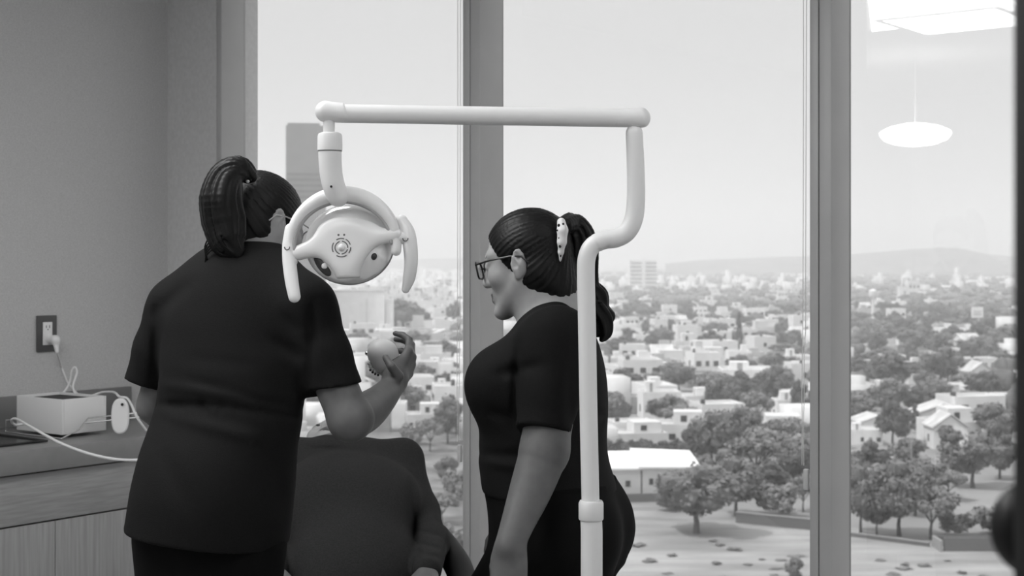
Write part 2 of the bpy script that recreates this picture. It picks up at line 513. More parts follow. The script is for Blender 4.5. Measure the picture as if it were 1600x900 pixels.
# oval remote hung on the rack
po = A(188, 650, 5.02)
Ro = frame_from((0.1, -1, 0.05), (1, 0, 0))
rem = thing('cable_winder', 'white oval cable winder leaning upright on the wire rack', 'cable winder', po - np.array([0, 0, 0.06]))
bm = bmesh.new()
pr = []
n = 40
def oval(a, b, off):
    out = []
    for k in range(n):
        t = 2 * math.pi * k / n
        out.append((a * math.copysign(abs(math.cos(t)) ** 0.8, math.cos(t)), b * math.copysign(abs(math.sin(t)) ** 0.8, math.sin(t)), off))
    return out
rings = [oval(0.026, 0.056, -0.010), oval(0.030, 0.061, -0.006), oval(0.030, 0.061, 0.006), oval(0.026, 0.056, 0.010), oval(0.012, 0.04, 0.011)]
M = place(po, Ro)
vv = [[bm.verts.new(M @ Vector(p)) for p in r] for r in rings]
for a, b in zip(vv, vv[1:]):
    for k in range(n): bm.faces.new((a[k], a[(k + 1) % n], b[(k + 1) % n], b[k]))
bm.faces.new(vv[0]); bm.faces.new(vv[-1]); bmesh.ops.recalc_face_normals(bm, faces=bm.faces)
from_bm('shell', bm, m_white, rem, True)
bm = bmesh.new(); bm_lathe(bm, [(0, 0.0), (0.005, 0.0), (0.005, 0.003), (0, 0.003)], place(A(191, 632, 5.008), Ro), 16)
from_bm('button', bm, m_dark, rem, True)

# wall outlet with plug and cables
to = t_at(71.5, 0.0); oz = CAMZ + (HOR - 521) * L(to, 0)[1] / F
ot = thing('wall_outlet', 'dark outlet plate with a white socket on the left wall', 'outlet', L(to, 0.0, oz))
lobj('cover_plate', to - 0.043, to + 0.043, 0.0005, 0.009, oz - 0.068, oz + 0.068, mat('outlet_plate', 0.075, 0.45), ot, 0.003)
lobj('socket', to - 0.020, to + 0.020, 0.009, 0.014, oz - 0.043, oz + 0.043, m_white, ot, 0.002)
for dz in (0.026, -0.020):
    bm = bmesh.new()
    for dt in (-0.007, 0.007): lbox(bm, to + dt - 0.0012, to + dt + 0.0012, 0.0135, 0.0148, oz + dz - 0.005, oz + dz + 0.005)
    lbox(bm, to - 0.0018, to + 0.0018, 0.0135, 0.0148, oz + dz - 0.013, oz + dz - 0.009)
    from_bm('slot', bm, m_dark, ot)
pl = thing('power_plug', 'white plug and thin cable in the wall outlet above the box', 'plug', L(to, 0.03, oz - 0.03))
f = Field()
pc = L(to - 0.005, 0.02, oz - 0.022)
f.cone(pc, pc + D_ * 0.035, 0.017, 0.016, 0.01)
f.cone(pc + D_ * 0.035, pc + D_ * 0.045 + np.array([0, 0, -0.045]), 0.013, 0.007, 0.012)
f.obj('plug_body', 0.003, m_white, pl)
e = pc + D_ * 0.045 + np.array([0, 0, -0.05])
tube('cable', catmull([e, A(97, 575, 5.5), A(106, 598, 5.45), A(118, 612, 5.4), A(128, 622, 5.36), A(140, 628, 5.33)]), 0.0035, m_cable, pl, 8)
c2 = tag(tube('looped_cable', catmull([A(30, 622, 5.28), A(70, 617, 5.3), A(95, 616, 5.34), A(108, 600, 5.36), A(112, 580, 5.36), A(117, 574, 5.36), A(120, 583, 5.36), A(114, 605, 5.34),
      A(122, 618, 5.30), A(140, 619, 5.26), A(160, 613, 5.24), A(178, 613, 5.16), A(187, 620, 5.05), A(198, 622, 5.03), A(205, 632, 5.03), A(214, 652, 5.02), A(228, 672, 5.05)]), 0.0042, m_cable, None, 10),
      'white looped cable rising above the box and running over the oval winder', 'cable')
tag(tube('hanging_cable', catmull([A(40, 662, 5.0), A(24, 664, 4.98), A(18, 657, 4.96), A(26, 655, 4.93), A(50, 668, 4.80), A(90, 690, 4.70), A(130, 706, 4.66), A(170, 716, 4.65), A(205, 719, 4.66), A(235, 716, 4.7)]), 0.0045, m_cable, None, 10),
    'thick white cable sagging in front of the worktop edge', 'cable')
tr = thing('tray', 'black tray lying on the worktop at the left edge of the photo', 'tray', L(t_at(-60, .25), 0.25, CT))  # flat black panel inside a low rim, resting on the worktop
ts = t_at(28, 0.30)
bm = bmesh.new()
lbox(bm, ts, ts + 0.5, 0.12, 0.135, CT + .001, CT + 0.008, 0.002); lbox(bm, ts, ts + 0.5, 0.465, 0.48, CT + .001, CT + 0.008, 0.002)
lbox(bm, ts, ts + 0.015, 0.135, 0.465, CT + .001, CT + 0.008, 0.002); lbox(bm, ts + 0.485, ts + 0.5, 0.135, 0.465, CT + .001, CT + 0.008, 0.002)
from_bm('rim', bm, m_dark, tr, True)
lobj('tray_floor', ts + 0.015, ts + 0.485, 0.135, 0.465, CT + 0.001, CT + 0.003, mat('tray_black', 0.012, 0.25), tr)

# ================================================================== BLACK UPRIGHT AT THE RIGHT, close to the camera
m_black = mat('black_post', 0.010, 0.6, spec=0.15)
dp = np.array([(1579 - PX0) / F * 0.595, 0.55, 0])
dl = thing('equipment_stand', 'black upright stand with a round knob at the right edge, close and blurred', 'stand', dp + np.array([.06, .022, 0]))
box('upright', dp + np.array([0.06, 0.0225, 1.06]), (0.12, 0.045, 2.10), m_black, dl, None, 0.004)
box('foot', dp + np.array([0.06, 0.0225, 0.015]), (0.36, 0.40, 0.03), m_black, dl, None, 0.008)
kc = A(1629, 826, 0.645)
lathe('clamp_knob', [(0, 0.0225), (0.010, 0.0205), (0.018, 0.0145), (0.0225, 0.004), (0.0228, -0.002), (0.020, -0.010), (0.012, -0.016), (0.009, -0.020), (0.009, -0.052)],
      place(kc, frame_from((0, 1, 0))), mat('knob_black', 0.010, 0.4, spec=0.2), dl, 40)

# ================================================================== DENTAL OPERATING LIGHT ON ITS POST
LY0 = 2.64
mp = LY0 / F
m_lamp = mat('lamp_white', 0.74, 0.38, coat=0.15)
m_lampg = mat('lamp_grey_seam', 0.25, 0.5)
lt = thing('dental_light', 'white dental operating light on a cranked post between the two standing people', 'dental light', (V(922, 405, LY0).x, LY0, 0))
def lp(px, py, dy=0.0): return A(px, py, LY0 + dy)
post_ = [lp(924, 1500), lp(923.5, 810)]
tube('lower_post', [np.array([lp(924, 900)[0], LY0, 0.03]), lp(924.5, 830), lp(923.5, 806)], 17 * mp, m_lamp, lt, 28)
lathe('post_foot', [(0, 0.05), (0.03, 0.05), (0.11, 0.03), (0.14, 0.012), (0.14, 0.0), (0, 0.0)], place((lp(924, 900)[0], LY0, 0), Matrix.Identity(3)), m_lamp, lt, 40)
zc0 = lp(923.5, 812); hc = 30 * mp
lathe('post_collar', [(0, 0), (18.6 * mp, 0), (19.5 * mp, 0.002), (19.5 * mp, hc - 0.005), (17.5 * mp, hc), (0, hc)], place(zc0, Matrix.Identity(3)), m_lamp, lt, 36)
path = catmull([lp(923, 800), lp(919.5, 640), lp(917, 500), lp(915.5, 430), lp(917, 402), lp(926, 384), lp(944, 375), lp(962, 372.5), lp(979, 363), lp(989.5, 344), lp(993.5, 315), lp(993.5, 270), lp(991, 208)], 10)
rad = []
for p in path:
    py = HOR - (p[2] - CAMZ) * F / LY0
    rad.append(mp * (14.0 if py > 380 else 14.6 if py > 330 else 14.6 - (330 - py) * 0.010))
tube('cranked_post', path, rad, m_lamp, lt, 28)
lathe('pivot_pin', [(0, 0), (8.5 * mp, 0), (8.5 * mp, 24 * mp), (0, 24 * mp)], place(lp(991, 212), Matrix.Identity(3)), m_lamp, lt, 24)
# horizontal arm with moulded knuckles
tube('swing_arm', [lp(524, 177), lp(760, 181), lp(985, 184.5)], 14.6 * mp, m_lamp, lt, 28, caps=False)
f = Field(); f.cone(lp(1000, 184), lp(965, 185), 15.8 * mp, 14.6 * mp, 0.004); f.ell(lp(1000, 185), (15.5 * mp, 15.5 * mp, 16.5 * mp), None, 0.004); f.plane(lp(990, 199.6), (0, 0, -1), 0.004)
f.obj('arm_knuckle', 0.003, m_lamp, lt)
f = Field(); f.cone(lp(510, 174), lp(540, 177), 15.8 * mp, 16.2 * mp, 0.004); f.ell(lp(508, 174.5), (15.5 * mp, 15.5 * mp, 16.0 * mp), None, 0.004); f.plane(lp(544, 177), (1, 0, 0.35), 0.003); f.plane(lp(520, 191.5), (0.12, 0, -1), 0.004)
f.obj('arm_knuckle', 0.003, m_lamp, lt)
lathe('pivot_pin', [(0, 0), (9.2 * mp, 0), (9.2 * mp, 24 * mp), (0, 24 * mp)], place(lp(514, 212), Matrix.Identity(3)), m_lamp, lt, 24)
cr = 19.2 * mp
lathe('drop_collar', [(0, 0), (cr * 1.02, 0), (cr * 1.02, 0.002), (cr, 22 * mp), (cr * 0.93, 26 * mp), (cr * .7, 28 * mp), (0, 28 * mp)], place(lp(515.5, 235), Matrix.Identity(3)), m_lamp, lt, 36)
lathe('seam_ring', [(0, 0), (cr * 0.98, 0), (cr * 0.98, 2.2 * mp), (0, 2.2 * mp)], place(lp(515.5, 236.8), Matrix.Identity(3)), m_lampg, lt, 36)
neck = catmull([lp(515.5, 237), lp(516, 255), lp(518, 275), lp(522, 292), lp(528, 306, .004)], 6)
tube('drop_tube', neck, [mp * (18.3 - 1.0 * i / len(neck)) for i in range(len(neck))], m_lamp, lt, 28)
lathe('screw', [(0, 0.0015), (0.0022, 0.001), (0.0022, -0.002), (0, -0.002)], place(lp(517.5, 291.5, -0.0216), frame_from((0, -1, 0))), m_dark, lt, 12)
# lamp head.  The disc lies almost square to the camera, tipped slightly up.
hc_ = lp(545, 380, 0.02)
Rh = frame_from((-0.06, -1.0, 0.10), (1, 0, 0.02))          # z towards the camera
Mh = place(hc_, Rh)
def H(x, y, z=0.0):                                            # pixels in the plane of the disc
    return np.array(Mh @ Vector((x * mp, y * mp, z * mp)))
hd = lt
bowl_m = mat('lamp_reflector', 0.82, 0.14, metal=0.30, coat=0.8)
bowl_prof = [(69, -16), (70.5, -13), (70.5, -8), (68, -4), (60, 4), (48, 10), (34, 14), (18, 16), (0, 17)]
lathe('reflector', [(r * mp, h * mp) for r, h in bowl_prof], place(H(-1, -0.5), Rh @ Matrix.Diagonal((1.0, 0.90, 1.0))), bowl_m, hd, 64, 30)
lathe('reflector_rim', [(66 * mp, -19 * mp), (71 * mp, -19 * mp), (71.6 * mp, -16.5 * mp), (70.5 * mp, -14 * mp), (66 * mp, -14 * mp), (66 * mp, -19 * mp)], place(H(-1, -0.5), Rh @ Matrix.Diagonal((1.0, 0.90, 1.0))), mat('lamp_rim', 0.30, 0.3), hd, 64)
# white cover: hub, two wings and a tail reaching the lower rim
f = Field()
f.ell(H(-6, 4, 13), (44 * mp, 34 * mp, 12 * mp), Rh, 0.006)
f.ell(H(0, 22, 10), (46 * mp, 16 * mp, 10 * mp), Rh, 0.012)
f.cone(H(-4, -8, 12), H(-1, -48, 2), 31 * mp, 20 * mp, 0.03)
f.cone(H(-18, 2, 14), H(-78, -14, 10), 17 * mp, 12 * mp, 0.02)
f.cone(H(18, 4, 14), H(76, 10, 12), 15 * mp, 11 * mp, 0.02)
f.plane(H(0, 0, 21), Rh @ Vector((0, 0, 1)), 0.012)
f.plane(H(0, -56, 0), Rh @ Vector((0, -1, 0)), 0.004)
f.plane(H(0, 0, -4), Rh @ Vector((0, 0, -1)), 0.002)
f.obj('back_cover', 0.0028, m_lamp, hd)
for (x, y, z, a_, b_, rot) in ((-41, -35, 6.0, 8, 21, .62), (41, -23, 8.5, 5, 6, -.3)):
    f = Field(); f.ell(H(x, y, z), (a_ * mp, b_ * mp, 4.5 * mp), np.array(Rh @ Matrix.Rotation(rot, 3, 'Z')), 0); f.obj('dark_reflection', .0018, mat('reflection_dark', .03, .35), hd)  # dark ellipsoids stand in for dark reflections on the bowl
f = Field(); f.ell(H(-37, -36, 10), (5 * mp, 5 * mp, 4 * mp), np.array(Rh), 0); f.obj('bulb', .0015, m_lamp, hd)
# broken ring mark, knob and two dots
em = mat('mark_grey', 0.10, 0.5)
mc = (-8, -9)
bm = bmesh.new()
for rr, arcs in ((14.5, [(20, 60), (75, 120), (150, 205), (240, 300), (325, 358)]), (10.0, [(0, 80), (110, 250), (275, 340)])):
    for a0, a1 in arcs:
        bm_tube(bm, [H(mc[0] + rr * math.cos(math.radians(a)), mc[1] + rr * math.sin(math.radians(a)), 20.9) for a in np.linspace(a0, a1, 10)], 0.9 * mp, 6)
from_bm('ring_mark', bm, em, hd, True)
lathe('centre_knob', [(0, 6 * mp), (2.5 * mp, 5.5 * mp), (5 * mp, 3 * mp), (6 * mp, 0), (6 * mp, -3 * mp), (0, -3 * mp)], place(H(mc[0], mc[1], 20.5), Rh), m_lamp, hd, 24)
bm = bmesh.new()
for dx in (-4.5, 4.5): bm_lathe(bm, [(0, 1.2 * mp), (1.8 * mp, 1.0 * mp), (2 * mp, -2 * mp), (0, -2 * mp)], place(H(mc[0] + dx, mc[1] + 20, 20.0), Rh), 12)
from_bm('indicator_dot', bm, em, hd, True)
# yoke: a flat white band arching over the disc
yk = []
for a in np.linspace(197, -8, 44):
    r_ = math.radians(a)
    yk.append(H(-7 + 84 * math.cos(r_), -4 + 79 * math.sin(r_), 14 - 4 * abs(math.cos(r_))))
wd = [mp * (8.0 + 6.0 * max(0, math.sin(math.radians(a))) ** 1.5) for a in np.linspace(197, -8, 44)]
tube('yoke', yk, wd, m_lamp, hd, 24, flat=(Rh @ Vector((0, 0, 1)), 1.0), caps=True)
yi = []
for a in np.linspace(185, 2, 40):
    r_ = math.radians(a); yi.append(H(-7 + 76.5 * math.cos(r_), -5 + 68.5 * math.sin(r_), 19 - 4 * abs(math.cos(r_))))
tube('yoke_inner_shade', yi, 3.2 * mp, mat('yoke_shade_grey', 0.33, 0.5), hd, 12, flat=(Rh @ Vector((0, 0, 1)), 1.0))  # grey rim paints the shadow inside the yoke band
# handles
def bar(name, pts, rs, fl=0.8):
    P = catmull(pts, 8); rr = np.interp(np.linspace(0, 1, len(P)), np.linspace(0, 1, len(rs)), rs)
    return tube(name, P, [r_ * mp for r_ in rr], m_lamp, hd, 24, flat=(Rh @ Vector((0, 0, 1)), fl))
h1 = bar('handle', [H(84, 33, 2), H(94, 14, 5), H(98, -8, 6), H(98.5, -34, 3), H(94, -58, -4), H(88, -74, -9)], [10, 11.5, 11.5, 10.8, 9.8, 6.5])
bar('handle_joint', [H(66, 8, 9), H(80, 6, 9), H(96, 4, 7)], [9.5, 10, 9.5])
h2 = bar('handle', [H(-91, 24, 8), H(-93, -2, 10), H(-91.5, -30, 14), H(-87, -60, 19), H(-82, -84, 23)], [9, 10.8, 11, 10.6, 9.6])
bar('handle_joint', [H(-66, -12, 11), H(-80, -15, 11), H(-92, -17, 11)], [10, 10, 9])
for (x, y, z) in ((92, 3, 18), (-94, -6, 20.5)):
    bm = bmesh.new()
    bm_tube(bm, [H(x + 4 * math.cos(a), y + 4 * math.sin(a), z - .5) for a in np.linspace(math.pi, 2.0 * math.pi, 10)], 0.9 * mp, 6)
    from_bm('pivot_mark', bm, em, hd, True)
# ================================================================== THE CITY BELOW
HE = CAMZ - GZ
def dist(py): return HE * F / (py - HOR)
def G(px, d, z=0.0): return np.array([(px - PX0) * d / F, d, GZ + z])
m_ground = mat('dusty_ground', 0.25, 0.95, noise=0.35, scale=0.02, detail=8)
m_field = mat('dry_field', 0.28, 0.95, noise=0.30, scale=0.16, stretch=(0.5, 1.6, 1), detail=8)
m_scrub = mat('scrub_ground', 0.17, 0.95, noise=0.5, scale=0.25, detail=8)
def slab_poly(name, pts, z, m, th=0.3):
    bm = bmesh.new()
    top = [bm.verts.new((p[0], p[1], GZ + z)) for p in pts]; bot = [bm.verts.new((p[0], p[1], GZ + z - th)) for p in pts]
    bm.faces.new(top); bm.faces.new(bot[::-1])
    for k in range(len(pts)): bm.faces.new((top[k], bot[k], bot[(k + 1) % len(pts)], top[(k + 1) % len(pts)]))
    bmesh.ops.recalc_face_normals(bm, faces=bm.faces)
    return tag(from_bm(name, bm, m), kind='structure')
slab_poly('ground', [(-6000, 30), (6000, 30), (9000, 9000), (-9000, 9000)], 0.0, m_ground, 1.0)
slab_poly('field', [G(700, 60)[:2], G(2000, 60)[:2], G(1760, 172)[:2], G(1480, 176)[:2], G(1340, 188)[:2], G(1140, 200)[:2], G(1010, 205)[:2], G(930, 206)[:2]], 0.06, m_field)
slab_poly('scrub', [G(300, 60)[:2], G(760, 60)[:2], G(745, 290)[:2], G(560, 290)[:2]], 0.07, m_scrub)

# hills on the skyline
def hill(name, px0, px1, d, hts, dep):
    n = 60; rows = 8
    r = np.random.default_rng(int(px0)); verts = []; quads = []
    xs = np.linspace(px0, px1, n)
    prof = np.interp(xs, [h[0] for h in hts], [h[1] for h in hts]) + 0.5 * np.convolve(r.normal(size=n + 8), np.ones(5) / 5, 'same')[4:-4]
    for j in range(rows):
        u = j / (rows - 1); k = math.sin(math.pi * min(1, 0.02 + u)) ** 0.7 if 0 < u < 1 else 0.0
        for i in range(n):
            dd = d + (u - 0.5) * dep
            p = G(xs[i], dd)
            verts.append((p[0], p[1], GZ - 1 + k * (HE + prof[i] * d / F)))
    for j in range(rows - 1):
        for i in range(n - 1):
            a = j * n + i; quads.append((a, a + 1, a + n + 1, a + n))
    return tag(from_arr(name, verts, quads, mat('hill_scrub', 0.15, 0.95, noise=0.4, scale=0.02), None, True), kind='structure')
hill('hills', 1040, 1700, 3400, [(1040, -6), (1100, 0), (1180, 3), (1262, 6), (1340, 9), (1380, 12), (1420, 16), (1470, 19), (1500, 18), (1540, 9), (1590, 4), (1700, 1)], 900)
hill('hills', 560, 900, 4300, [(560, -4), (640, 1), (720, 2), (800, 1), (900, -3)], 900)

# ---------------- buildings
WM = [mat('house_white', 0.80, 0.9, noise=0.06, scale=0.4), mat('house_cream', 0.66, 0.9, noise=0.08, scale=0.4), mat('house_grey', 0.48, 0.9, noise=0.1, scale=0.4),
      mat('house_brick', 0.27, 0.95, noise=0.15, scale=0.6), mat('house_pale', 0.73, 0.9, noise=0.05, scale=0.4)]
m_roof = mat('flat_roof', 0.58, 0.95, noise=0.25, scale=0.25); m_roofd = mat('clay_roof', 0.22, 0.9, noise=0.2, scale=1)
m_win = mat('window_dark', 0.045, 0.25); m_tank = mat('tank_black', 0.05, 0.6); m_slat = mat('band_grey', 0.30, 0.8)
def bwin(root, x, y, z, w, h, face):
    """one window with its reveal, on face '-y' (towards us), '-x' or '+x'"""
    sx, sy = (w, 0.12) if face == 'y' else (0.12, w)
    return box('window', parent_world(root) @ Vector((x, y, z)), (sx, sy, h), m_win, root, parent_world(root).to_3x3())
def proto_house(kind, w, d, h, wm, label, parts):
    r = thing('house', label, 'house', (0, 0, -500))
    def P(x, y, z): return (x, y, z - 500)
    box('wall', P(0, 0, h / 2), (w, d, h), wm, r)
    if 'parapet' in parts:
        bm = bmesh.new(); t = 0.2
        for s in (-1, 1):
            bm_box(bm, P(0, s * (d / 2 - t / 2), h + 0.35), (w, t, 0.7)); bm_box(bm, P(s * (w / 2 - t / 2), 0, h + 0.35), (t, d - 2 * t, 0.7))
        from_bm('parapet', bm, wm, r)
        box('roof', P(0, 0, h + 0.04), (w - 2 * t, d - 2 * t, 0.1), m_roof, r)
    if 'gable' in parts:
        bm = bmesh.new(); o = 0.5; hh = w * 0.2
        pts = [(-w / 2 - o, h - .05), (0, h + hh), (w / 2 + o, h - .05), (w / 2 + o, h + .15), (0, h + hh + .22), (-w / 2 - o, h + .15)]
        a = [bm.verts.new(P(x, -d / 2 - o, z)) for x, z in pts]; b = [bm.verts.new(P(x, d / 2 + o, z)) for x, z in pts]
        bm.faces.new(a); bm.faces.new(b[::-1])
        for k in range(6): bm.faces.new((a[k], b[k], b[(k + 1) % 6], a[(k + 1) % 6]))
        bmesh.ops.recalc_face_normals(bm, faces=bm.faces)
        from_bm('roof', bm, m_roof if 'pale' in parts else m_roofd, r)
        for s in (-1, 1):
            bm = bmesh.new()
            y = s * (d / 2 - 0.1)
            bm.faces.new([bm.verts.new(P(x, y, z)) for x, z in ((-w / 2, h - 0.05), (w / 2, h - 0.05), (0, h + hh - 0.1))])
            from_bm('gable', bm, wm, r)
    if 'upper' in parts:
        box('upper_floor', P(w * 0.18, d * 0.1, h + 1.4), (w * 0.55, d * 0.6, 2.8), wm, r)
        bwin_(r, P(w * 0.10, -d * 0.2 - .03, h + 1.5), 1.3, 1.2)
    if 'tank' in parts:
        M = Matrix.Translation(Vector(P(-w * 0.3, 0.1 * d, h + 0.1)))
        lathe('water_tank', [(0.5, 0), (0.55, 0.1), (0.55, 1.0), (0.3, 1.25), (0, 1.3)], M, m_tank, r, 12)
    if 'hut' in parts:
        box('roof_hut', P(-w * .22, d * .12, h + 1.05), (w * .26, d * .3, 2.1), wm, r); bdoor_(r, P(-w * .22, d * .12 - d * .15 - .03, h + .95), .8, 1.8)
    rr = random.Random(len(label))
    nf = max(1, int(h // 2.7))
    for fl in range(nf):
        n = max(3, int(w / 2.7))
        for k in range(n):
            if rr.random() < 0.2: continue
            x = -w / 2 + (k + 0.5) * w / n
            if fl == 0 and k == n // 2: bdoor_(r, P(x, -d / 2 - .03, 1.05), 1.0, 2.1)
            else: bwin_(r, P(x, -d / 2 - .03, 1.5 + fl * 2.8), rr.choice((1.0, 1.4, 1.9)), 1.15)
    bwin_(r, P(-w / 2 - .03, 0, 1.5 + (nf - 1) * 2.8), 1.2, 1.1, 'x'); bwin_(r, P(w / 2 + .03, 0, 1.5 + (nf - 1) * 2.8), 1.2, 1.1, 'x')
    return r
def bwin_(r, c, w, h, face='y'): return box('window', c, (w, 0.12, h) if face == 'y' else (0.12, w, h), m_win, r)
def bdoor_(r, c, w, h): return box('door', c, (w, 0.12, h), m_slat, r)

PROTOS = [
    (proto_house('flat', 11, 9, 3.4, WM[0], 'a', ('parapet', 'tank', 'hut')), 11, 9, 3.9, 'white single-storey flat-roofed house'),
    (proto_house('flat2', 10, 9, 6.0, WM[4], 'bb', ('parapet', 'tank')), 10, 9, 6.7, 'pale two-storey flat-roofed house'),
    (proto_house('grey', 12, 8, 3.6, WM[2], 'ccc', ('parapet', 'hut')), 12, 8, 4.1, 'grey low flat-roofed house'),
    (proto_house('upper', 11, 10, 3.2, WM[1], 'dddd', ('parapet', 'upper')), 11, 10, 6.0, 'cream house with a smaller upper storey'),
    (proto_house('gable', 10, 9, 3.2, WM[0], 'eeeee', ('gable', 'pale')), 11, 10, 5.3, 'white house with a pale pitched roof'),
    (proto_house('brick', 9, 9, 3.4, WM[3], 'ffffff', ('parapet',)), 9, 9, 4.0, 'unpainted dark block house with a flat roof'),
]
KID = {}; FIRST = set()
def copy_thing(root, loc, rz, s=(1, 1, 1), label=None, group=None, parts=True):
    if root.name not in KID: KID[root.name] = [c for c in bpy.data.objects if c.parent is root]
    fresh = root.name not in FIRST
    FIRST.add(root.name)
    if fresh: r = root                                          # the first place goes to the original itself
    else: r = root.copy(); COL.objects.link(r)
    r.matrix_basis = Matrix.Translation(Vector(loc)) @ Matrix.Rotation(rz, 4, 'Z') @ Matrix.Diagonal((*s, 1))
    if label: r['label'] = label
    if group: r['group'] = group
    if parts and not fresh:
        for ch in KID[root.name]:
            c = ch.copy(); COL.objects.link(c); c.parent = r
    return r
# the prototypes' children keep their offset from the prototype root
used = []                                                       # (x, y, r) of everything already standing
def free(x, y, r):
    for a, b, c in used:
        if abs(a - x) < r + c and abs(b - y) < r + c and (a - x) ** 2 + (b - y) ** 2 < (r + c) ** 2: return False
    return True
def take(p, r): used.append((p[0], p[1], r))

# ---- the buildings one can single out
def hero(name, label, cat, px, py, rz=0.0):
    d = dist(py); p = G(px, d)
    r = thing(name, label, cat, p)
    r.matrix_basis = Matrix.Translation(Vector(p)) @ Matrix.Rotation(rz, 4, 'Z')
    return r, d
def hbox(name, r, c, size, m):
    M = parent_world(r); return box(name, M @ Vector(c), size, m, r, M.to_3x3())
# 1 modern white house with slanting roofs
r, d = hero('house', 'white modern house with two pale slanting roofs, beside the lone tree on the dry field', 'house', 1024, 778, 0.12)
take(G(1024, d), 10)
hbox('wall', r, (1.6, 2.0, 2.3), (7.6, 6.5, 4.6), WM[0]); hbox('wing_wall', r, (-5.2, 1.5, 2.35), (5.4, 6.0, 4.7), WM[4])
def slant(r, pts, th, m):
    M = parent_world(r); bm = bmesh.new()
    a = [bm.verts.new(M @ Vector(p)) for p in pts]; b = [bm.verts.new(M @ (Vector(p) - Vector((0, 0, th)))) for p in pts]
    bm.faces.new(a); bm.faces.new(b[::-1])
    for k in range(4): bm.faces.new((a[k], b[k], b[(k + 1) % 4], a[(k + 1) % 4]))
    bmesh.ops.recalc_face_normals(bm, faces=bm.faces)
    return from_bm('roof', bm, m, r)
m_wroof = mat('white_roof', 0.86, 0.8)
slant(r, [(-3.0, -2.4, 5.0), (6.4, -2.0, 4.75), (6.6, 6, 6.1), (-2.6, 6, 6.6)], 0.3, m_wroof)
slant(r, [(-8.6, -2.4, 4.85), (-2.3, -2.2, 4.75), (-2.6, 5.2, 6.3), (-8.6, 5.2, 6.3)], 0.3, m_wroof)
for x, w in ((-0.9, 0.6), (0.6, 1.5), (3.2, 0.5), (4.2, 1.0), (-6.4, 0.5), (-4.4, 0.7)): hbox('window', r, (x, -1.3 if x > -2 else -1.55, 2.6 if x > -2 else 2.4), (w, 0.12, 0.9), m_win)
hbox('garden_wall', r, (-0.5, -3.2, 0.6), (14.5, 0.3, 1.2), mat('wall_dark', 0.13, 0.9))
# 2 mid-rise slab with white bands
r, d = hero('office_block', 'white mid-rise block with grey bands rising above the far trees', 'building', 1005, 455, 0.1); take(G(1005, d), 22)
hbox('wall', r, (0, 6, 17), (30, 12, 34), WM[0]); hbox('stair_tower', r, (0.5, -0.6, 18), (4, 2, 36), WM[0])
for k in range(7):
    for s in (-1, 1): hbox('window_band', r, (s * 8.3 + .4, -0.15, 5.0 + k * 4.3), (12, 0.5, 1.9), m_slat)
# 3 tower at the left
r, d = hero('tower', 'tall grey tower rising into the sky behind the seen-from-behind person and the lamp', 'building', 478, 524, 0.15); take(G(478, d), 16)
sc_ = d / F; tw_m = mat('tower_concrete', 0.22, 0.8, noise=0.08, scale=0.2)
htop = HE + (HOR - 196) * sc_
hbox('wall', r, (0, 8, htop / 2), (62 * sc_, 16, htop), tw_m); hbox('cap', r, (-1, 8, htop + 0.5), (50 * sc_, 12, 1.6), tw_m)
for k in range(5): hbox('dark_band', r, (0, -0.1, HE + (HOR - 272 - k * 9) * sc_), (60 * sc_, 0.4, 1.0), mat('tower_band', 0.13, 0.6))
# 4 big white block and its long white wall
r, d = hero('warehouse', 'large plain white block behind the shoulder of the person seen from behind', 'building', 548, 522, 0.05); take(G(548, d), 20)
sc_ = d / F
hbox('wall', r, (0, 9, 33 * sc_), (106 * sc_, 18, 66 * sc_), WM[0]); hbox('roof', r, (0, 9, 66 * sc_ + .3), (107 * sc_, 18.5, 0.6), m_roof)
hbox('annex', r, (60 * sc_, 7, 27 * sc_), (12 * sc_, 12, 54 * sc_), WM[4])
hbox('pilaster', r, (25 * sc_, -0.2, 30 * sc_), (3 * sc_, 0.5, 50 * sc_), WM[1])
r, d = hero('long_shed', 'long low white shed in front of the trees, just above the raised hand', 'building', 612, 533, 0.0); take(G(580, d), 14); take(G(650, d), 14)
sc_ = d / F
hbox('wall', r, (0, 3, 8 * sc_), (165 * sc_, 6, 16 * sc_), WM[4]); hbox('roof', r, (0, 3, 17 * sc_), (166 * sc_, 6.6, 1.4 * sc_), m_wroof)
hbox('grey_strip', r, (32 * sc_, 2, 18.6 * sc_), (60 * sc_, 4, 1.6 * sc_), m_slat)  # grey slab along part of the roof
# 5 dark block with a small white house in front
r, d = hero('house', 'dark grey flat block to the right of the raised hand', 'house', 680, 561, 0.0); take(G(680, d), 7)
sc_ = d / F
hbox('wall', r, (0, 3, 13 * sc_), (38 * sc_, 6, 26 * sc_), WM[3]); hbox('side_wall', r, (-18 * sc_, 3.4, 12 * sc_), (10 * sc_, 6, 24 * sc_), WM[2]); hbox('roof', r, (0, 3, 26.5 * sc_), (39 * sc_, 6.2, 1.2 * sc_), WM[3])
# grey concrete column beside the forearm
r, d = hero('house', 'narrow grey concrete block beside the raised forearm', 'house', 592, 676, 0.0); take(G(592, d), 5)
sc_ = d / F
hbox('wall', r, (0, 2, 24 * sc_), (34 * sc_, 4, 48 * sc_), WM[3]); hbox('roof', r, (0, 2, 48.6 * sc_), (36 * sc_, 4.2, 1.4 * sc_), m_roof)
# 6 billboard
r, d = hero('billboard', 'square white billboard standing among the far trees in the right-hand pane', 'billboard', 1527, 525, 0.0)
sc_ = d / F
hbox('panel', r, (0, 0, 37 * sc_), (18 * sc_, 0.6, 17 * sc_), WM[0]); hbox('post', r, (0, 0.6, 15 * sc_), (0.9, 0.5, 30 * sc_), m_slat)
for k in range(2): hbox('text_line', r, (0, -0.35, (38 - k * 4) * sc_), (11 * sc_, 0.1, 1.1 * sc_), m_slat)
take(G(1527, d), 4)
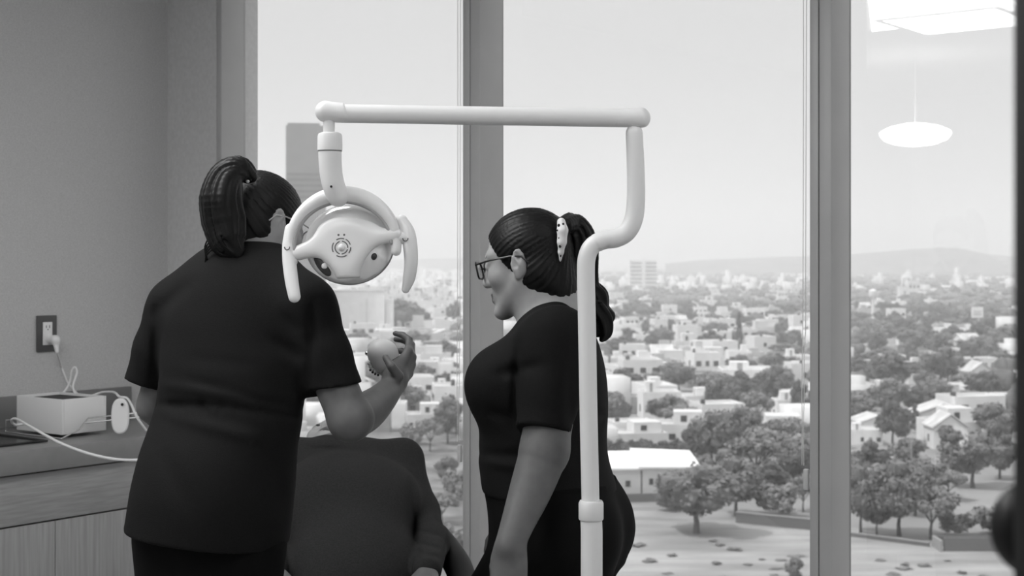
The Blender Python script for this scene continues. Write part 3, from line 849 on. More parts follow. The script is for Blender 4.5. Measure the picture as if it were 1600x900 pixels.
# 7 grey enclosure wall and the dark boundary walls of the field
m_enc = mat('enclosure_grey', 0.14, 0.9)
r, d = hero('enclosure', 'long grey box-shaped enclosure on the edge of the dry field at lower right', 'enclosure', 1545, 862, 0.0); take(G(1545, d), 5)
sc_ = d / F
hbox('front_wall', r, (0, 0, 11 * sc_), (140 * sc_, 0.3, 22 * sc_), m_enc); hbox('side_wall', r, (-75 * sc_, 1.4, 9 * sc_), (0.3, 3.4, 18 * sc_), mat('enclosure_light', 0.30, 0.9)); hbox('back_wall', r, (0, 3.0, 9 * sc_), (140 * sc_, 0.3, 18 * sc_), m_enc)
def bwall(px0, py0, px1, py1, h, label):
    a = G(px0, dist(py0)); b = G(px1, dist(py1)); c = (a + b) / 2
    v = b - a; ang = math.atan2(v[1], v[0])
    r = thing('boundary_wall', label, 'wall', c)
    Rz = Matrix.Rotation(ang, 3, 'Z')
    box('panel', c + np.array([0, 0, h / 2]), (np.linalg.norm(v), 0.3, h), mat('wall_dark', 0.13, 0.9), r, Rz)
    box('coping', c + np.array([0, 0, h + 0.06]), (np.linalg.norm(v), 0.42, 0.12), m_slat, r, Rz)
bwall(1150, 817, 1300, 832, 1.4, 'dark boundary wall behind the field, right of the lone tree')
bwall(1300, 835, 1452, 855, 0.5, 'low kerb wall between the field and the bushes in the right-hand pane')
# 8 long pale buildings of the near town (px, py base, w px, h px, proto, turn, label)
HOUSES = [
    (985, 690, 66, 34, 1, .15, 'pale two-storey house just right of the post, above the dark hedge'),
    (1060, 690, 80, 48, 3, -.1, 'cream house with a smaller upper storey left of the tall bushes'),
    (1030, 652, 60, 40, 0, .1, 'white low house in front of the pair of grey trees'),
    (1205, 688, 96, 40, 3, -.12, 'wide cream house with an upper room, left of the hanging blind weight'),
    (1120, 672, 70, 44, 1, .2, 'pale two-storey house at the edge of the bushes in the middle pane'),
    (1000, 606, 62, 46, 1, .08, 'white two-storey house with two small dark windows right of the post'),
    (1180, 602, 110, 26, 0, -.05, 'long white terrace house with a row of dark windows'),
    (1245, 582, 44, 26, 0, .1, 'large bright flat-roofed house against the right-hand mullion'),
    (1090, 604, 50, 22, 5, .2, 'dark block house in the middle of the middle pane'),
    (1365, 674, 66, 28, 4, .1, 'white house with a pale pitched roof at the left of the right-hand pane'),
    (1468, 672, 92, 44, 4, -.15, 'broad pale gabled hall among the thin cypresses'),
    (1562, 645, 60, 30, 1, 0.1, 'pale two-storey house at the right edge of the right-hand pane'),
    (1385, 580, 60, 26, 3, .1, 'bright white house cluster above the dark tree in the right-hand pane'),
    (1532, 588, 40, 30, 1, .1, 'small white two-storey house below the billboard'),
    (1350, 692, 50, 22, 0, -.1, 'white low house beside the right-hand mullion'),
    (662, 672, 54, 42, 3, .1, 'cream house with an upper room right of the raised forearm'),
    (640, 622, 60, 36, 1, -.1, 'pale two-storey house just below the wrist of the raised hand'),
    (700, 640, 44, 34, 0, .1, 'white low house between the raised hand and the left mullion'),
    (690, 590, 50, 22, 0, 0., 'white low house below the dark grey flat block'),
    (570, 616, 40, 26, 4, .1, 'white pitched-roof house between sleeve and wrist'),
    (528, 596, 50, 30, 1, .1, 'pale two-storey house glimpsed right of the black sleeve'),
    (672, 588, 16, 14, 0, 0., 'tiny white house in front of the dark grey flat block'),
]
for px, py, wpx, hpx, k, rz, lab in HOUSES:
    d = dist(py); root, w0, d0, h0, _ = PROTOS[k]
    p = G(px, d); s = d / F
    copy_thing(root, p, rz, (wpx * s / w0, max(0.7, wpx * s / w0), hpx * s / h0), lab)
    take(p, wpx * s * 0.55)

# ---------------- trees
m_leaf = [mat('leaf_dark', 0.10, 0.75, noise=0.4, scale=0.5), mat('leaf_mid', 0.15, 0.75, noise=0.4, scale=0.5), mat('leaf_pale', 0.21, 0.8, noise=0.35, scale=0.5)]
m_bark = mat('bark', 0.09, 0.95)
def proto_tree(name, shape, n_blob, n_leaf, leaf, lm, seed, trunk=True):
    """unit tree: crown fills a box one wide, one deep, and reaches from its skirt to height 1; shape(u, rng) gives blob centres and sizes"""
    r_ = np.random.default_rng(seed)
    root = thing(name, 'tree', 'tree', (0, 0, -500))
    blobs = [shape(r_) for _ in range(n_blob)]
    V_, Q_ = [], []
    for c, br in blobs:
        u = r_.normal(size=(n_leaf, 3)); u /= np.linalg.norm(u, axis=1)[:, None]
        rad = br * (0.72 + 0.38 * r_.random((n_leaf, 1)))
        p = c + u * rad * np.array([1, 1, 0.85])
        nn = u * 0.7 + r_.normal(size=(n_leaf, 3)) * 0.55 + np.array([0, 0, 0.35]); nn /= np.linalg.norm(nn, axis=1)[:, None]
        t1 = np.cross(nn, r_.normal(size=(n_leaf, 3))); t1 /= np.linalg.norm(t1, axis=1)[:, None]; t2 = np.cross(nn, t1)
        sz = leaf * (0.6 + 0.8 * r_.random((n_leaf, 1)))
        b = len(V_) * 0 + sum(len(x) for x in V_)
        V_.append(np.stack([p + t1 * sz, p + t2 * sz * .6, p - t1 * sz, p - t2 * sz * .6], 1).reshape(-1, 3))
        Q_.append(np.arange(n_leaf * 4).reshape(-1, 4) + b)
    # solid hearts of the leaf masses
    ico = bmesh.new(); bmesh.ops.create_icosphere(ico, subdivisions=1, radius=1.0)
    iv = np.array([v.co[:] for v in ico.verts]); it = np.array([[v.index for v in f.verts] for f in ico.faces]); ico.free()
    for c, br in blobs:
        b = sum(len(x) for x in V_)
        V_.append(c + iv * br * 0.74 * (1 + 0.2 * r_.normal(size=(len(iv), 1))))
        Q_.append(np.concatenate([it, it[:, :1]], 1) + b)
    v = np.concatenate(V_); q = np.concatenate(Q_); v = v + np.array([0, 0, -500])
    me = bpy.data.meshes.new('crown'); deg = q[:, 0] == q[:, 3]
    me.from_pydata([tuple(x) for x in v], [], [tuple(f[:3]) if g else tuple(f) for f, g in zip(q.tolist(), deg)])
    link_mesh('crown', me, lm, root)
    if trunk:
        bm = bmesh.new()
        bm_tube(bm, [(0, 0, -500), (0.01, 0.005, -499.85), (-0.01, 0, -499.7), (0.01, 0, -499.45)], [0.035, 0.026, 0.02, 0.008], 8)
        for k in range(4):
            a = k * 1.6 + seed
            bm_tube(bm, [(-0.01, 0, -499.72), (0.12 * math.cos(a), 0.12 * math.sin(a), -499.58), (0.25 * math.cos(a), 0.25 * math.sin(a), -499.42)], [0.016, 0.011, 0.005], 6)
        from_bm('trunk', bm, m_bark, root, True)
    return root
def sh_round(lo, k=0.17):
    def f(r):
        u = r.normal(size=3); u /= np.linalg.norm(u); q = u * r.random() ** 0.4
        hz = (1 - lo) / 2
        return np.array([q[0] * (0.5 - k * .8), q[1] * (0.5 - k * .8), lo + hz + q[2] * (hz - k * .75)]), k * r.uniform(0.7, 1.15)
    return f
def sh_column(r):
    z = r.random(); w = 0.34 * (1 - z) ** 0.6 * (0.6 + 0.4 * min(1, z * 6))
    a = r.random() * 6.28
    return np.array([w * math.cos(a) * .7, w * math.sin(a) * .7, 0.06 + 0.86 * z]), 0.09 + 0.05 * (1 - z)
def sh_umb(r):
    a = r.random() * 6.28; q = r.random() ** 0.5
    return np.array([0.40 * q * math.cos(a), 0.40 * q * math.sin(a), 0.84 - 0.35 * q * q * r.uniform(0.2, 1.2)]), r.uniform(0.09, 0.15)
TP = [
    (proto_tree('tree', sh_round(0.20), 26, 150, 0.030, m_leaf[1], 1), 'broad grey-green tree with a rounded crown'),
    (proto_tree('tree', sh_round(0.10, .15), 30, 130, 0.030, m_leaf[0], 2), 'dense dark tree with a crown down to the ground'),
    (proto_tree('tree', sh_umb, 26, 130, 0.030, m_leaf[2], 3), 'pale loose tree with a flat-topped crown'),
    (proto_tree('cypress', sh_column, 26, 110, 0.028, m_leaf[0], 4, False), 'thin dark cypress'),
    (proto_tree('bush', sh_round(0.0, .20), 16, 130, 0.045, m_leaf[2], 5, False), 'low pale bush'),
    (proto_tree('bush', sh_round(0.0, .20), 16, 130, 0.045, m_leaf[1], 6, False), 'low dark bush'),
    (proto_tree('tuft', sh_round(0.0, .16), 14, 120, 0.05, mat('dry_grass', .27, .9, noise=.3, scale=1), 7, False), 'dry tuft'),
]
def tree(px, pyb, wpx, hpx, k, lab, grp=None, rz=None, chk=False):
    d = dist(pyb); s = d / F; p = G(px, d)
    if chk and not free(p[0], p[1], wpx * s * 0.36): return None
    take(p, wpx * s * 0.36)
    return copy_thing(TP[k][0], p, RNG.uniform(0, 6.28) if rz is None else rz, (wpx * s, wpx * s, hpx * s), lab, grp)
# the ones that stand out
tree(1088, 834, 168, 112, 0, 'lone spreading tree on the dry field with its shadow to the right', rz=0.7)
tree(1045, 800, 50, 44, 5, 'small dark bush in front of the white modern house')
tree(1244, 914, 36, 44, 5, 'young dark bush on the dry field at the foot of the right-hand mullion')
NEAR = [  # px, py base, width, height, kind, label
    (1150, 806, 96, 92, 0, 'broad tree behind the lone field tree, to its upper right'),
    (1212, 806, 80, 66, 4, 'low pale bush in front of the dark boundary wall, middle pane'),
    (1182, 758, 110, 98, 2, 'pale loose tree in the bush belt of the middle pane'),
    (1240, 768, 90, 88, 0, 'broad tree at the right end of the bush belt, middle pane'),
    (1112, 733, 86, 92, 0, 'tall tree behind the lone field tree, above its crown'),
    (1165, 712, 84, 66, 1, 'dense dark tree at the top of the bush belt, middle pane'),
    (1225, 708, 90, 60, 2, 'pale tree at the top right of the bush belt, middle pane'),
    (1084, 712, 40, 52, 1, 'dark upright tree at the right end of the hedge behind the white modern house'),
    (1130, 770, 80, 70, 0, 'tree right of the lone field tree at the height of its crown, middle pane'),
    (1098, 768, 60, 60, 2, 'pale tree close behind the crown of the lone field tree'),
    (1208, 776, 76, 62, 1, 'dark tree behind the low pale bush, middle pane'),
    (1255, 800, 50, 60, 2, 'pale tree at the foot of the right-hand blind cord'),
    (1140, 690, 60, 44, 2, 'pale tree between the cream houses and the bush belt, middle pane'),
    (1195, 738, 70, 60, 2, 'pale tree in the heart of the bush belt, middle pane'),
    (1258, 738, 50, 60, 1, 'dark tree beside the weight of the right-hand blind cord'),
    (1370, 836, 56, 70, 1, 'dark tree left of the broad foreground tree, right-hand pane'),
    (1430, 806, 80, 76, 0, 'rounded tree behind the broad foreground tree, right-hand pane'),
    (1340, 790, 60, 76, 0, 'rounded tree against the right-hand mullion, third row'),
    (1482, 782, 60, 50, 2, 'pale tree below the dark shrub, right-hand pane'),
    (1400, 764, 60, 50, 1, 'dark tree at the foot of the street lamp, to its left'),
    (1345, 834, 76, 110, 0, 'tree touching the right-hand mullion, at the edge of the field'),
    (1405, 838, 112, 122, 0, 'broad tree in the centre foreground of the right-hand pane'),
    (1455, 843, 92, 90, 2, 'pale loose tree right of the broad foreground tree, right-hand pane'),
    (1500, 838, 70, 52, 4, 'low pale bush behind the grey enclosure'),
    (1552, 836, 80, 60, 4, 'low pale bush beside the black round knob'),
    (1380, 790, 96, 72, 2, 'pale tree in the second row of the right-hand pane'),
    (1445, 778, 88, 66, 0, 'rounded tree in the second row of the right-hand pane'),
    (1352, 752, 80, 66, 1, 'dark tree against the right-hand mullion, second row'),
    (1424, 740, 74, 58, 5, 'rounded dark shrub around the foot of the street lamp'),
    (1520, 762, 110, 86, 0, 'large leafy tree near the black stand, right-hand pane'),
    (1562, 748, 70, 74, 1, 'dark tree right beside the black stand'),
    (1480, 708, 50, 46, 5, 'dark shrub between the street lamp and the large leafy tree'),
    (1545, 682, 80, 50, 0, 'rounded tree below the right-hand house, right-hand pane'),
    (1385, 610, 120, 58, 1, 'big dark tree in the middle of the right-hand pane'),
    (1345, 604, 70, 50, 1, 'big dark tree beside the right-hand mullion, mid distance'),
    (1470, 602, 74, 62, 0, 'tree with pale branches in the mid distance of the right-hand pane'),
    (1344, 642, 60, 36, 2, 'pale tree above the white low house, right-hand pane'),
    (1048, 620, 30, 44, 1, 'tall dark tree of the pair behind the cream house, middle pane'),
    (1022, 614, 40, 34, 0, 'rounded tree of the pair behind the cream house, middle pane'),
    (1120, 648, 44, 60, 0, 'grey tree rising among the houses in the middle of the middle pane'),
    (1192, 614, 40, 34, 1, 'dark tree in front of the long white terrace house'),
    (1252, 662, 40, 72, 1, 'dark tree half behind the right-hand blind cord'),
    (957, 630, 40, 34, 1, 'dark bush just right of the post at mid height'),
    (630, 516, 74, 50, 0, 'wide tree group member above the long low white shed, centre'),
    (607, 516, 44, 30, 5, 'low shrub left of the wide tree above the long shed'),
    (592, 518, 20, 24, 3, 'small pointed dark tree right of the large plain white block'),
    (656, 514, 34, 34, 1, 'dark tree at the right end of the long low white shed'),
    (709, 508, 26, 40, 1, 'dark rounded tree beside the left mullion, left pane'),
    (700, 694, 62, 76, 0, 'tree beside the left mullion below the white low house'),
    (672, 706, 50, 56, 2, 'pale tree above the seated person\'s shoulder'),
    (645, 694, 46, 40, 4, 'low pale bush above the seated person\'s shoulder'),
    (712, 780, 50, 60, 4, 'low pale bush on the slope, half way down the left mullion'),
    (690, 820, 60, 56, 2, 'pale loose tree on the slope behind the seated person\'s sleeve'),
    (716, 868, 56, 60, 4, 'low pale bush on the slope near the bottom of the left mullion'),
    (700, 752, 40, 40, 5, 'low dark bush on the slope by the left mullion'),
]
for a in NEAR: tree(*a[:5], a[5])
for i, (px, pyb, h, w_) in enumerate([(1398, 672, 52, 16), (1430, 676, 46, 17), (1442, 674, 30, 12), (1463, 668, 42, 18), (1490, 670, 38, 18), (1414, 668, 30, 14), (1536, 650, 30, 14), (1564, 650, 32, 14)]):
    tree(px, pyb, w_ * 1.6, h, 3, 'thin dark cypress among the pale roofs of the right-hand pane', 'cypresses in the right-hand pane')
for i, (px, pyb, h, w_) in enumerate([(1155, 556, 70, 13), (1133, 553, 32, 10), (1220, 553, 34, 15), (1250, 560, 40, 14), (1005, 530, 26, 11), (960, 540, 24, 10)]):
    tree(px, pyb, w_ * 1.6, h, 3, 'thin dark cypress among the far houses of the middle pane', 'cypresses in the middle pane')
for i in range(16):
    tree(948 + i * 10 + RNG.uniform(-2, 2), 716 + RNG.uniform(-3, 3), 24, 30, 1 if i % 3 else 5, 'dark tree of the hedge row behind the white modern house', 'hedge row behind the white house')
for i in range(26):
    px = RNG.uniform(980, 1560); pyb = RNG.uniform(845, 905) if px < 1265 else RNG.uniform(872, 905)
    if 1262 < px < 1336: continue
    tree(px, pyb, RNG.uniform(14, 34), RNG.uniform(3, 7), 6, 'low dry tuft on the pale field', 'tufts on the dry field', chk=True)

# street lamp
p = G(1424, dist(752)); s = dist(752) / F
r = thing('street_lamp', 'pale street lamp post among the trees of the right-hand pane', 'street lamp', p)
tube('post', [p, p + np.array([0, 0, 62 * s])], [0.16, 0.10], m_slat, r, 10)
tube('arm', [p + np.array([0, 0, 62 * s]), p + np.array([0.7, -.2, 64 * s]), p + np.array([1.5, -.4, 64.5 * s])], 0.07, m_slat, r, 8)
box('lamp_head', p + np.array([1.7, -.45, 64.3 * s]), (0.8, 0.3, 0.15), m_slat, r, None, 0.03)
# water tower seen against the trees
p = G(1364, dist(500)); s = dist(500) / F
r = thing('water_tower', 'slim pale water tower rising from the far trees beside the right-hand mullion', 'water tower', p)
lathe('shaft', [(1.0, 0), (0.8, 34 * s), (0, 34 * s)], Matrix.Translation(Vector(p)), WM[0], r, 14)
lathe('tank', [(0, 33 * s), (1.5, 34 * s), (2.4, 37 * s), (2.4, 46 * s), (0, 49 * s)], Matrix.Translation(Vector(p)), WM[0], r, 16)

# ---------------- the rest of the town, row behind row
VIS = [(548, 716), (956, 1258), (1338, 1572)]
def vis(px): return any(a <= px <= b for a, b in VIS)
def pane(px): return 0 if px < 730 else 1 if px < 1270 else 2
PN = ('left pane', 'middle pane', 'right-hand pane')
RZ0 = 0.12
hs = [('house', *x) for x in []]
cand_h, cand_t, far_h, far_t = [], [], [], []
def treeness(px, py):
    """share of trees in this part of the view"""
    if py > 705: return -1
    t = 0.30
    if pane(px) == 2: t = 0.86 if py < 560 else 0.60
    if pane(px) == 1 and (458 < py < 480 or 430 < py < 450): t = 0.82
    elif pane(px) == 1 and 480 <= py < 512: t = 0.60
    elif pane(px) == 1: t = 0.34
    if pane(px) == 0: t = 0.14 if py < 540 else 0.26
    if py < 424: t *= 0.45
    return t
py = 700.0
while py > 408.5:
    d = dist(py); s = F / d
    near = d < 2600
    wid = 8.6 if near else 20.0
    px = -250 + RNG.uniform(0, wid * s)
    while px < 2350:
        tn = treeness(px, py)
        jy = py + RNG.uniform(-.5, .5) * 0.03 * (py - HOR)
        if tn >= 0 and RNG.random() < 0.94:
            (cand_t if RNG.random() < tn else cand_h).append((px, jy))
        px += wid * s * RNG.uniform(0.85, 1.6)
    py -= max(0.45, (0.042 if near else 0.085) * (py - HOR))
n_h = n_t = 0
for px, py in cand_h:
    d = dist(py); p = G(px, d)
    big = d > 1500
    k = int(RNG.choice(6, p=[.30, .22, .14, .16, .08, .10]))
    sc3 = np.array([RNG.uniform(.6, 1.2), RNG.uniform(.65, 1.0), RNG.uniform(.75, 1.35)])
    if d > 1000 and RNG.random() < 0.22: sc3[2] *= RNG.uniform(1.2, 2.0 if d < 2600 else 1.3); k = 1
    if d > 2600: sc3 *= np.array([2.4, 2.0, RNG.uniform(0.9, 1.7)])
    rad = 4.6 * max(sc3[0], sc3[1])
    if d < 2600 and not free(p[0], p[1], rad): continue
    if d < 2600: take(p, rad * .9)
    rz = RZ0 + RNG.choice([0, math.pi / 2, math.pi, -math.pi / 2]) + RNG.uniform(-.15, .15)
    if vis(px) and n_h < 260 and py > 440:
        n_h += 1
        lab = PROTOS[k][4] + (' in the near town, ' if d < 480 else ' in the mid distance, ' if d < 900 else ' far off, ') + PN[pane(px)]
        copy_thing(PROTOS[k][0], p, rz, tuple(sc3), lab, 'town houses: ' + lab)
    else: far_h.append((p, rz, sc3, k))
for px, py in cand_t:
    d = dist(py); p = G(px, d)
    k = int(RNG.choice(4, p=[.46, .34, .17, .03]))
    w_ = RNG.uniform(6.5, 13) * (1.0 if k != 3 else .5); h_ = RNG.uniform(5, 9.5)
    if d > 2600: w_ *= 2.6; h_ *= 1.3
    if d < 2600 and not free(p[0], p[1], w_ * .26): continue
    if d < 2600: take(p, w_ * .3)
    if vis(px) and n_t < 230:
        n_t += 1
        lab = TP[k][1] + (' in the near town, ' if d < 480 else ' in the mid distance, ' if d < 900 else ' far off, ') + PN[pane(px)]
        copy_thing(TP[k][0], p, RNG.uniform(0, 6), (w_, w_, h_), lab, 'town trees: ' + lab)
    else: far_t.append((p, w_, h_, k))
# everything beyond the nearest few hundred: one mesh of blocks, one of crowns
cube = np.array([(-.5, -.5, 0), (.5, -.5, 0), (.5, .5, 0), (-.5, .5, 0), (-.5, -.5, 1), (.5, -.5, 1), (.5, .5, 1), (-.5, .5, 1)], float)
cq = np.array([(0, 3, 2, 1), (4, 5, 6, 7), (0, 1, 5, 4), (1, 2, 6, 5), (2, 3, 7, 6), (3, 0, 4, 7)])
v_, q_, mi = [], [], []
for p, rz, sc3, k in far_h:
    w, d0, h = PROTOS[k][1:4]
    parts = [((0, 0), (w, d0, h))]
    if RNG.random() < .5 and p[1] < 2600: parts.append(((w * .15, 0), (w * .45, d0 * .5, h * RNG.uniform(1.2, 1.7))))
    for j, (off, sz) in enumerate(parts):
        x = cube * np.array(sz) * sc3 + np.array([off[0], off[1], 0]) * sc3
        c, s_ = math.cos(rz), math.sin(rz)
        x = np.stack([x[:, 0] * c - x[:, 1] * s_, x[:, 0] * s_ + x[:, 1] * c, x[:, 2]], 1) + p
        v_.append(x); q_.append(cq + 8 * (len(v_) - 1)); mi += [[0, 4, 2, 1, 0, 3][k]] * 6
    # window strips as thin boxes set on the wall that looks our way
    for fl in range(max(1, int(h * sc3[2] / 3.2))):
        for xx in (-.36, -.12, .12, .36):
            if RNG.random() < .3: continue
            x = cube * np.array([1.7, .16, 1.4]) + np.array([xx * w * sc3[0], -d0 * sc3[1] / 2, 1.1 + fl * 3.1])
            x = np.stack([x[:, 0] * c - x[:, 1] * s_, x[:, 0] * s_ + x[:, 1] * c, x[:, 2]], 1) + p
            v_.append(x); q_.append(cq + 8 * (len(v_) - 1)); mi += [5] * 6
fh = from_arr('distant_houses', np.concatenate(v_), np.concatenate(q_), WM + [m_win], None, False)
fh.data.polygons.foreach_set('material_index', np.array(mi, dtype=np.int32))
tag(fh, 'mass of small pale buildings of the far city up to the horizon', 'houses', None, 'stuff')
ico = bmesh.new(); bmesh.ops.create_icosphere(ico, subdivisions=2, radius=0.5)
iv = np.array([v.co[:] for v in ico.verts]); it = np.array([[v.index for v in f.verts] for f in ico.faces]); ico.free()
v_, q_, mi = [], [], []
for p, w_, h_, k in far_t:
    for j in range(3):
        o_ = RNG.normal(size=3) * np.array([.22, .22, .08]); ss = RNG.uniform(.5, .8)
        x = iv * (1 + RNG.normal(size=(len(iv), 1)) * .13) * np.array([w_, w_, h_ * .95]) * ss + (o_ + np.array([0, 0, .46])) * np.array([w_, w_, h_]) + p
        v_.append(x); q_.append(it + len(iv) * (len(v_) - 1)); mi += [min(k, 2)] * len(it)
ft = from_arr('distant_trees', np.concatenate(v_), np.concatenate(q_), [m_leaf[1], m_leaf[0], m_leaf[2]], None, False)
ft.data.polygons.foreach_set('material_index', np.array(mi, dtype=np.int32))
tag(ft, 'mass of dark trees between the far houses up to the horizon', 'trees', None, 'stuff')
print('TOWN', n_h, n_t, len(far_h), len(far_t))

# haze over the valley: a real scattering volume, clear of the building
hz = bpy.data.materials.new('valley_haze'); hz.use_nodes = True; nt = hz.node_tree; nt.nodes.clear()
vo = nt.nodes.new('ShaderNodeVolumeScatter'); vo.inputs['Color'].default_value = (1, 1, 1, 1); vo.inputs['Density'].default_value = 0.00050; vo.inputs['Anisotropy'].default_value = 0.25
ou = nt.nodes.new('ShaderNodeOutputMaterial'); nt.links.new(vo.outputs[0], ou.inputs['Volume'])
bm = bmesh.new(); bm_box(bm, (0, 4040, GZ + 130.2), (9000, 7960, 260))
tag(from_bm('haze', bm, hz), 'pale haze lying over the whole valley', 'haze', None, 'stuff')
# ================================================================== PEOPLE
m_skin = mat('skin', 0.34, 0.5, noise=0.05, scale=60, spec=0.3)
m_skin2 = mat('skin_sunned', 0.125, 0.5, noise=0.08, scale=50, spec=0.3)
m_lip = mat('lip_dark', 0.07, 0.4)
m_eye = mat('eye', 0.03, 0.2); m_nail = mat('nail', 0.38, 0.3)
m_scrub_b = mat('scrub_black', 0.0095, 0.85, spec=0.12, noise=0.15, scale=300, bump=0.12, bscale=500)
m_trou = mat('trouser_black', 0.0045, 0.9, spec=0.12, noise=0.15, scale=300)
m_sweat = mat('sweater_charcoal', 0.024, 0.95, spec=0.12, noise=0.2, scale=250, bump=0.2, bscale=400)
m_shoe = mat('shoe_black', 0.02, 0.4); m_jean = mat('jeans_dark', 0.03, 0.9)
def hair_mat(name, g):
    m, nt, b = nodes_of(name)
    b.inputs['Base Color'].default_value = (g, g, g, 1); b.inputs['Roughness'].default_value = 0.46; b.inputs['Specular IOR Level'].default_value = 0.22
    return m
m_hair = hair_mat('hair_black', 0.005)

class Xf:
    """local frame of a head or hand: x right, y forward, z up"""
    def __init__(s, c, R, sc=1.0): s.c = np.array(c, float); s.R = np.array(R, float); s.s = sc
    def __call__(s, x, y, z): return s.c + s.R @ (np.array([x, y, z]) * s.s)
    def inv(s, P): return ((P - s.c) @ s.R) / s.s
def head_R(yaw, pitch, roll=0.0):
    y_, p_ = math.radians(yaw), math.radians(pitch)
    x = np.array([math.cos(y_), -math.sin(y_), 0]); y = np.array([math.sin(y_), math.cos(y_), 0]); z = np.array([0, 0, 1.0])
    y2 = y * math.cos(p_) - z * math.sin(p_); z2 = z * math.cos(p_) + y * math.sin(p_)
    r_ = math.radians(roll)
    x3 = x * math.cos(r_) + z2 * math.sin(r_); z3 = z2 * math.cos(r_) - x * math.sin(r_)
    return np.stack([x3, y2, z3], 1)
def add_head(f, X):
    s = X.s; R = X.R
    E = lambda c, r, k=0.02, mode='u', Rl=None: f.ell(X(*c), np.array(r) * s, R if Rl is None else R @ Rl, k * s, mode)
    Cn = lambda a, b, r1, r2, k=0.015, mode='u': f.cone(X(*a), X(*b), r1 * s, r2 * s, k * s, mode)
    E((0, -.010, .026), (.072, .091, .081), 0)
    E((0, .028, -.03), (.058, .062, .080), .03)
    for q in (-1, 1):
        Cn((q * .049, .004, -.044), (q * .014, .076, -.095), .020, .017, .02)
        E((q * .040, .056, -.022), (.024, .024, .022), .02)
        Cn((q * .008, .081, .024), (q * .046, .062, .026), .012, .010, .015)
        E((q * .033, .094, .006), (.016, .012, .011), .012, 's')
        E((q * .032, .075, .005), (.0135, .0135, .0125), .003)
        Cn((q * .017, .0845, .0125), (q * .047, .070, .0115), .0055, .005, .004)
        E((q * .0125, .093, -.031), (.0085, .010, .0075), .006)
        E((q * .007, .099, -.038), (.0035, .005, .003), .002, 's')
    E((0, .084, -.097), (.019, .016, .016), .012)
    Cn((0, .084, .016), (0, .104, -.027), .0085, .0115, .010)
    E((0, .078, -.060), (.026, .016, .018), .015)
    Cn((-.017, .087, -.0575), (0, .0945, -.0555), .0055, .0065, .005); Cn((.017, .087, -.0575), (0, .0945, -.0555), .0055, .0065, .005)
    Cn((-.015, .087, -.0665), (0, .093, -.0685), .006, .0075, .005); Cn((.015, .087, -.0665), (0, .093, -.0685), .006, .0075, .005)
    Cn((-.021, .090, -.0620), (.021, .090, -.0620), .0014, .0014, .002, 's')
    for q in (-1, 1):
        a = math.radians(14)
        Re = np.array(Matrix.Rotation(a, 3, 'X')) @ np.array(Matrix.Rotation(-q * math.radians(22), 3, 'Z'))
        E((q * .0765, -.010, -.004), (.0075, .0185, .031), .006, 'u', Re)
        E((q * .0835, -.006, .001), (.006, .010, .018), .005, 's', Re)
        Cn((q * .079, -.004, .008), (q * .081, -.012, -.012), .0032, .0035, .003)
        E((q * .0755, .000, -.032), (.006, .008, .009), .005)
        E((q * .077, .005, -.006), (.004, .005, .007), .004)
    return f
def paint(o, rules):
    """rules: list of (material index, function of points -> bool)"""
    me = o.data; n = len(me.polygons)
    c = np.empty(n * 3, np.float32); me.polygons.foreach_get('center', c); c = c.reshape(-1, 3).astype(float)
    if o.parent is not None:
        c = c  # vertices are in world space: parents are undone through matrix_basis
    idx = np.zeros(n, np.int32)
    for i, fn in rules: idx[fn(c)] = i
    me.polygons.foreach_set('material_index', idx); me.update()
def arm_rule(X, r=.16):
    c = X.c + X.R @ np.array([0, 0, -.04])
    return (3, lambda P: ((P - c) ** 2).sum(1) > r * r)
def head_rules(X):
    def lips(P):
        q = X.inv(P); return (np.abs(q[:, 0]) < .023) & (q[:, 1] > .083) & (q[:, 2] > -.0755 + 30 * q[:, 0] ** 2) & (q[:, 2] < -.0515 - 8 * q[:, 0] ** 2)
    def iris(P):
        q = X.inv(P); return (q[:, 1] > .070) & (np.minimum((q[:, 0] - .033) ** 2, (q[:, 0] + .033) ** 2) + (q[:, 2] - .003) ** 2 < .0075 ** 2)
    def brow(P):
        q = X.inv(P); ax = np.abs(q[:, 0]); return (q[:, 1] > .055) & (ax > .014) & (ax < .052) & (np.abs(q[:, 2] - (.0275 - 4 * (ax - .036) ** 2)) < .0028)
    return [(1, lips), (2, iris), (2, brow)]

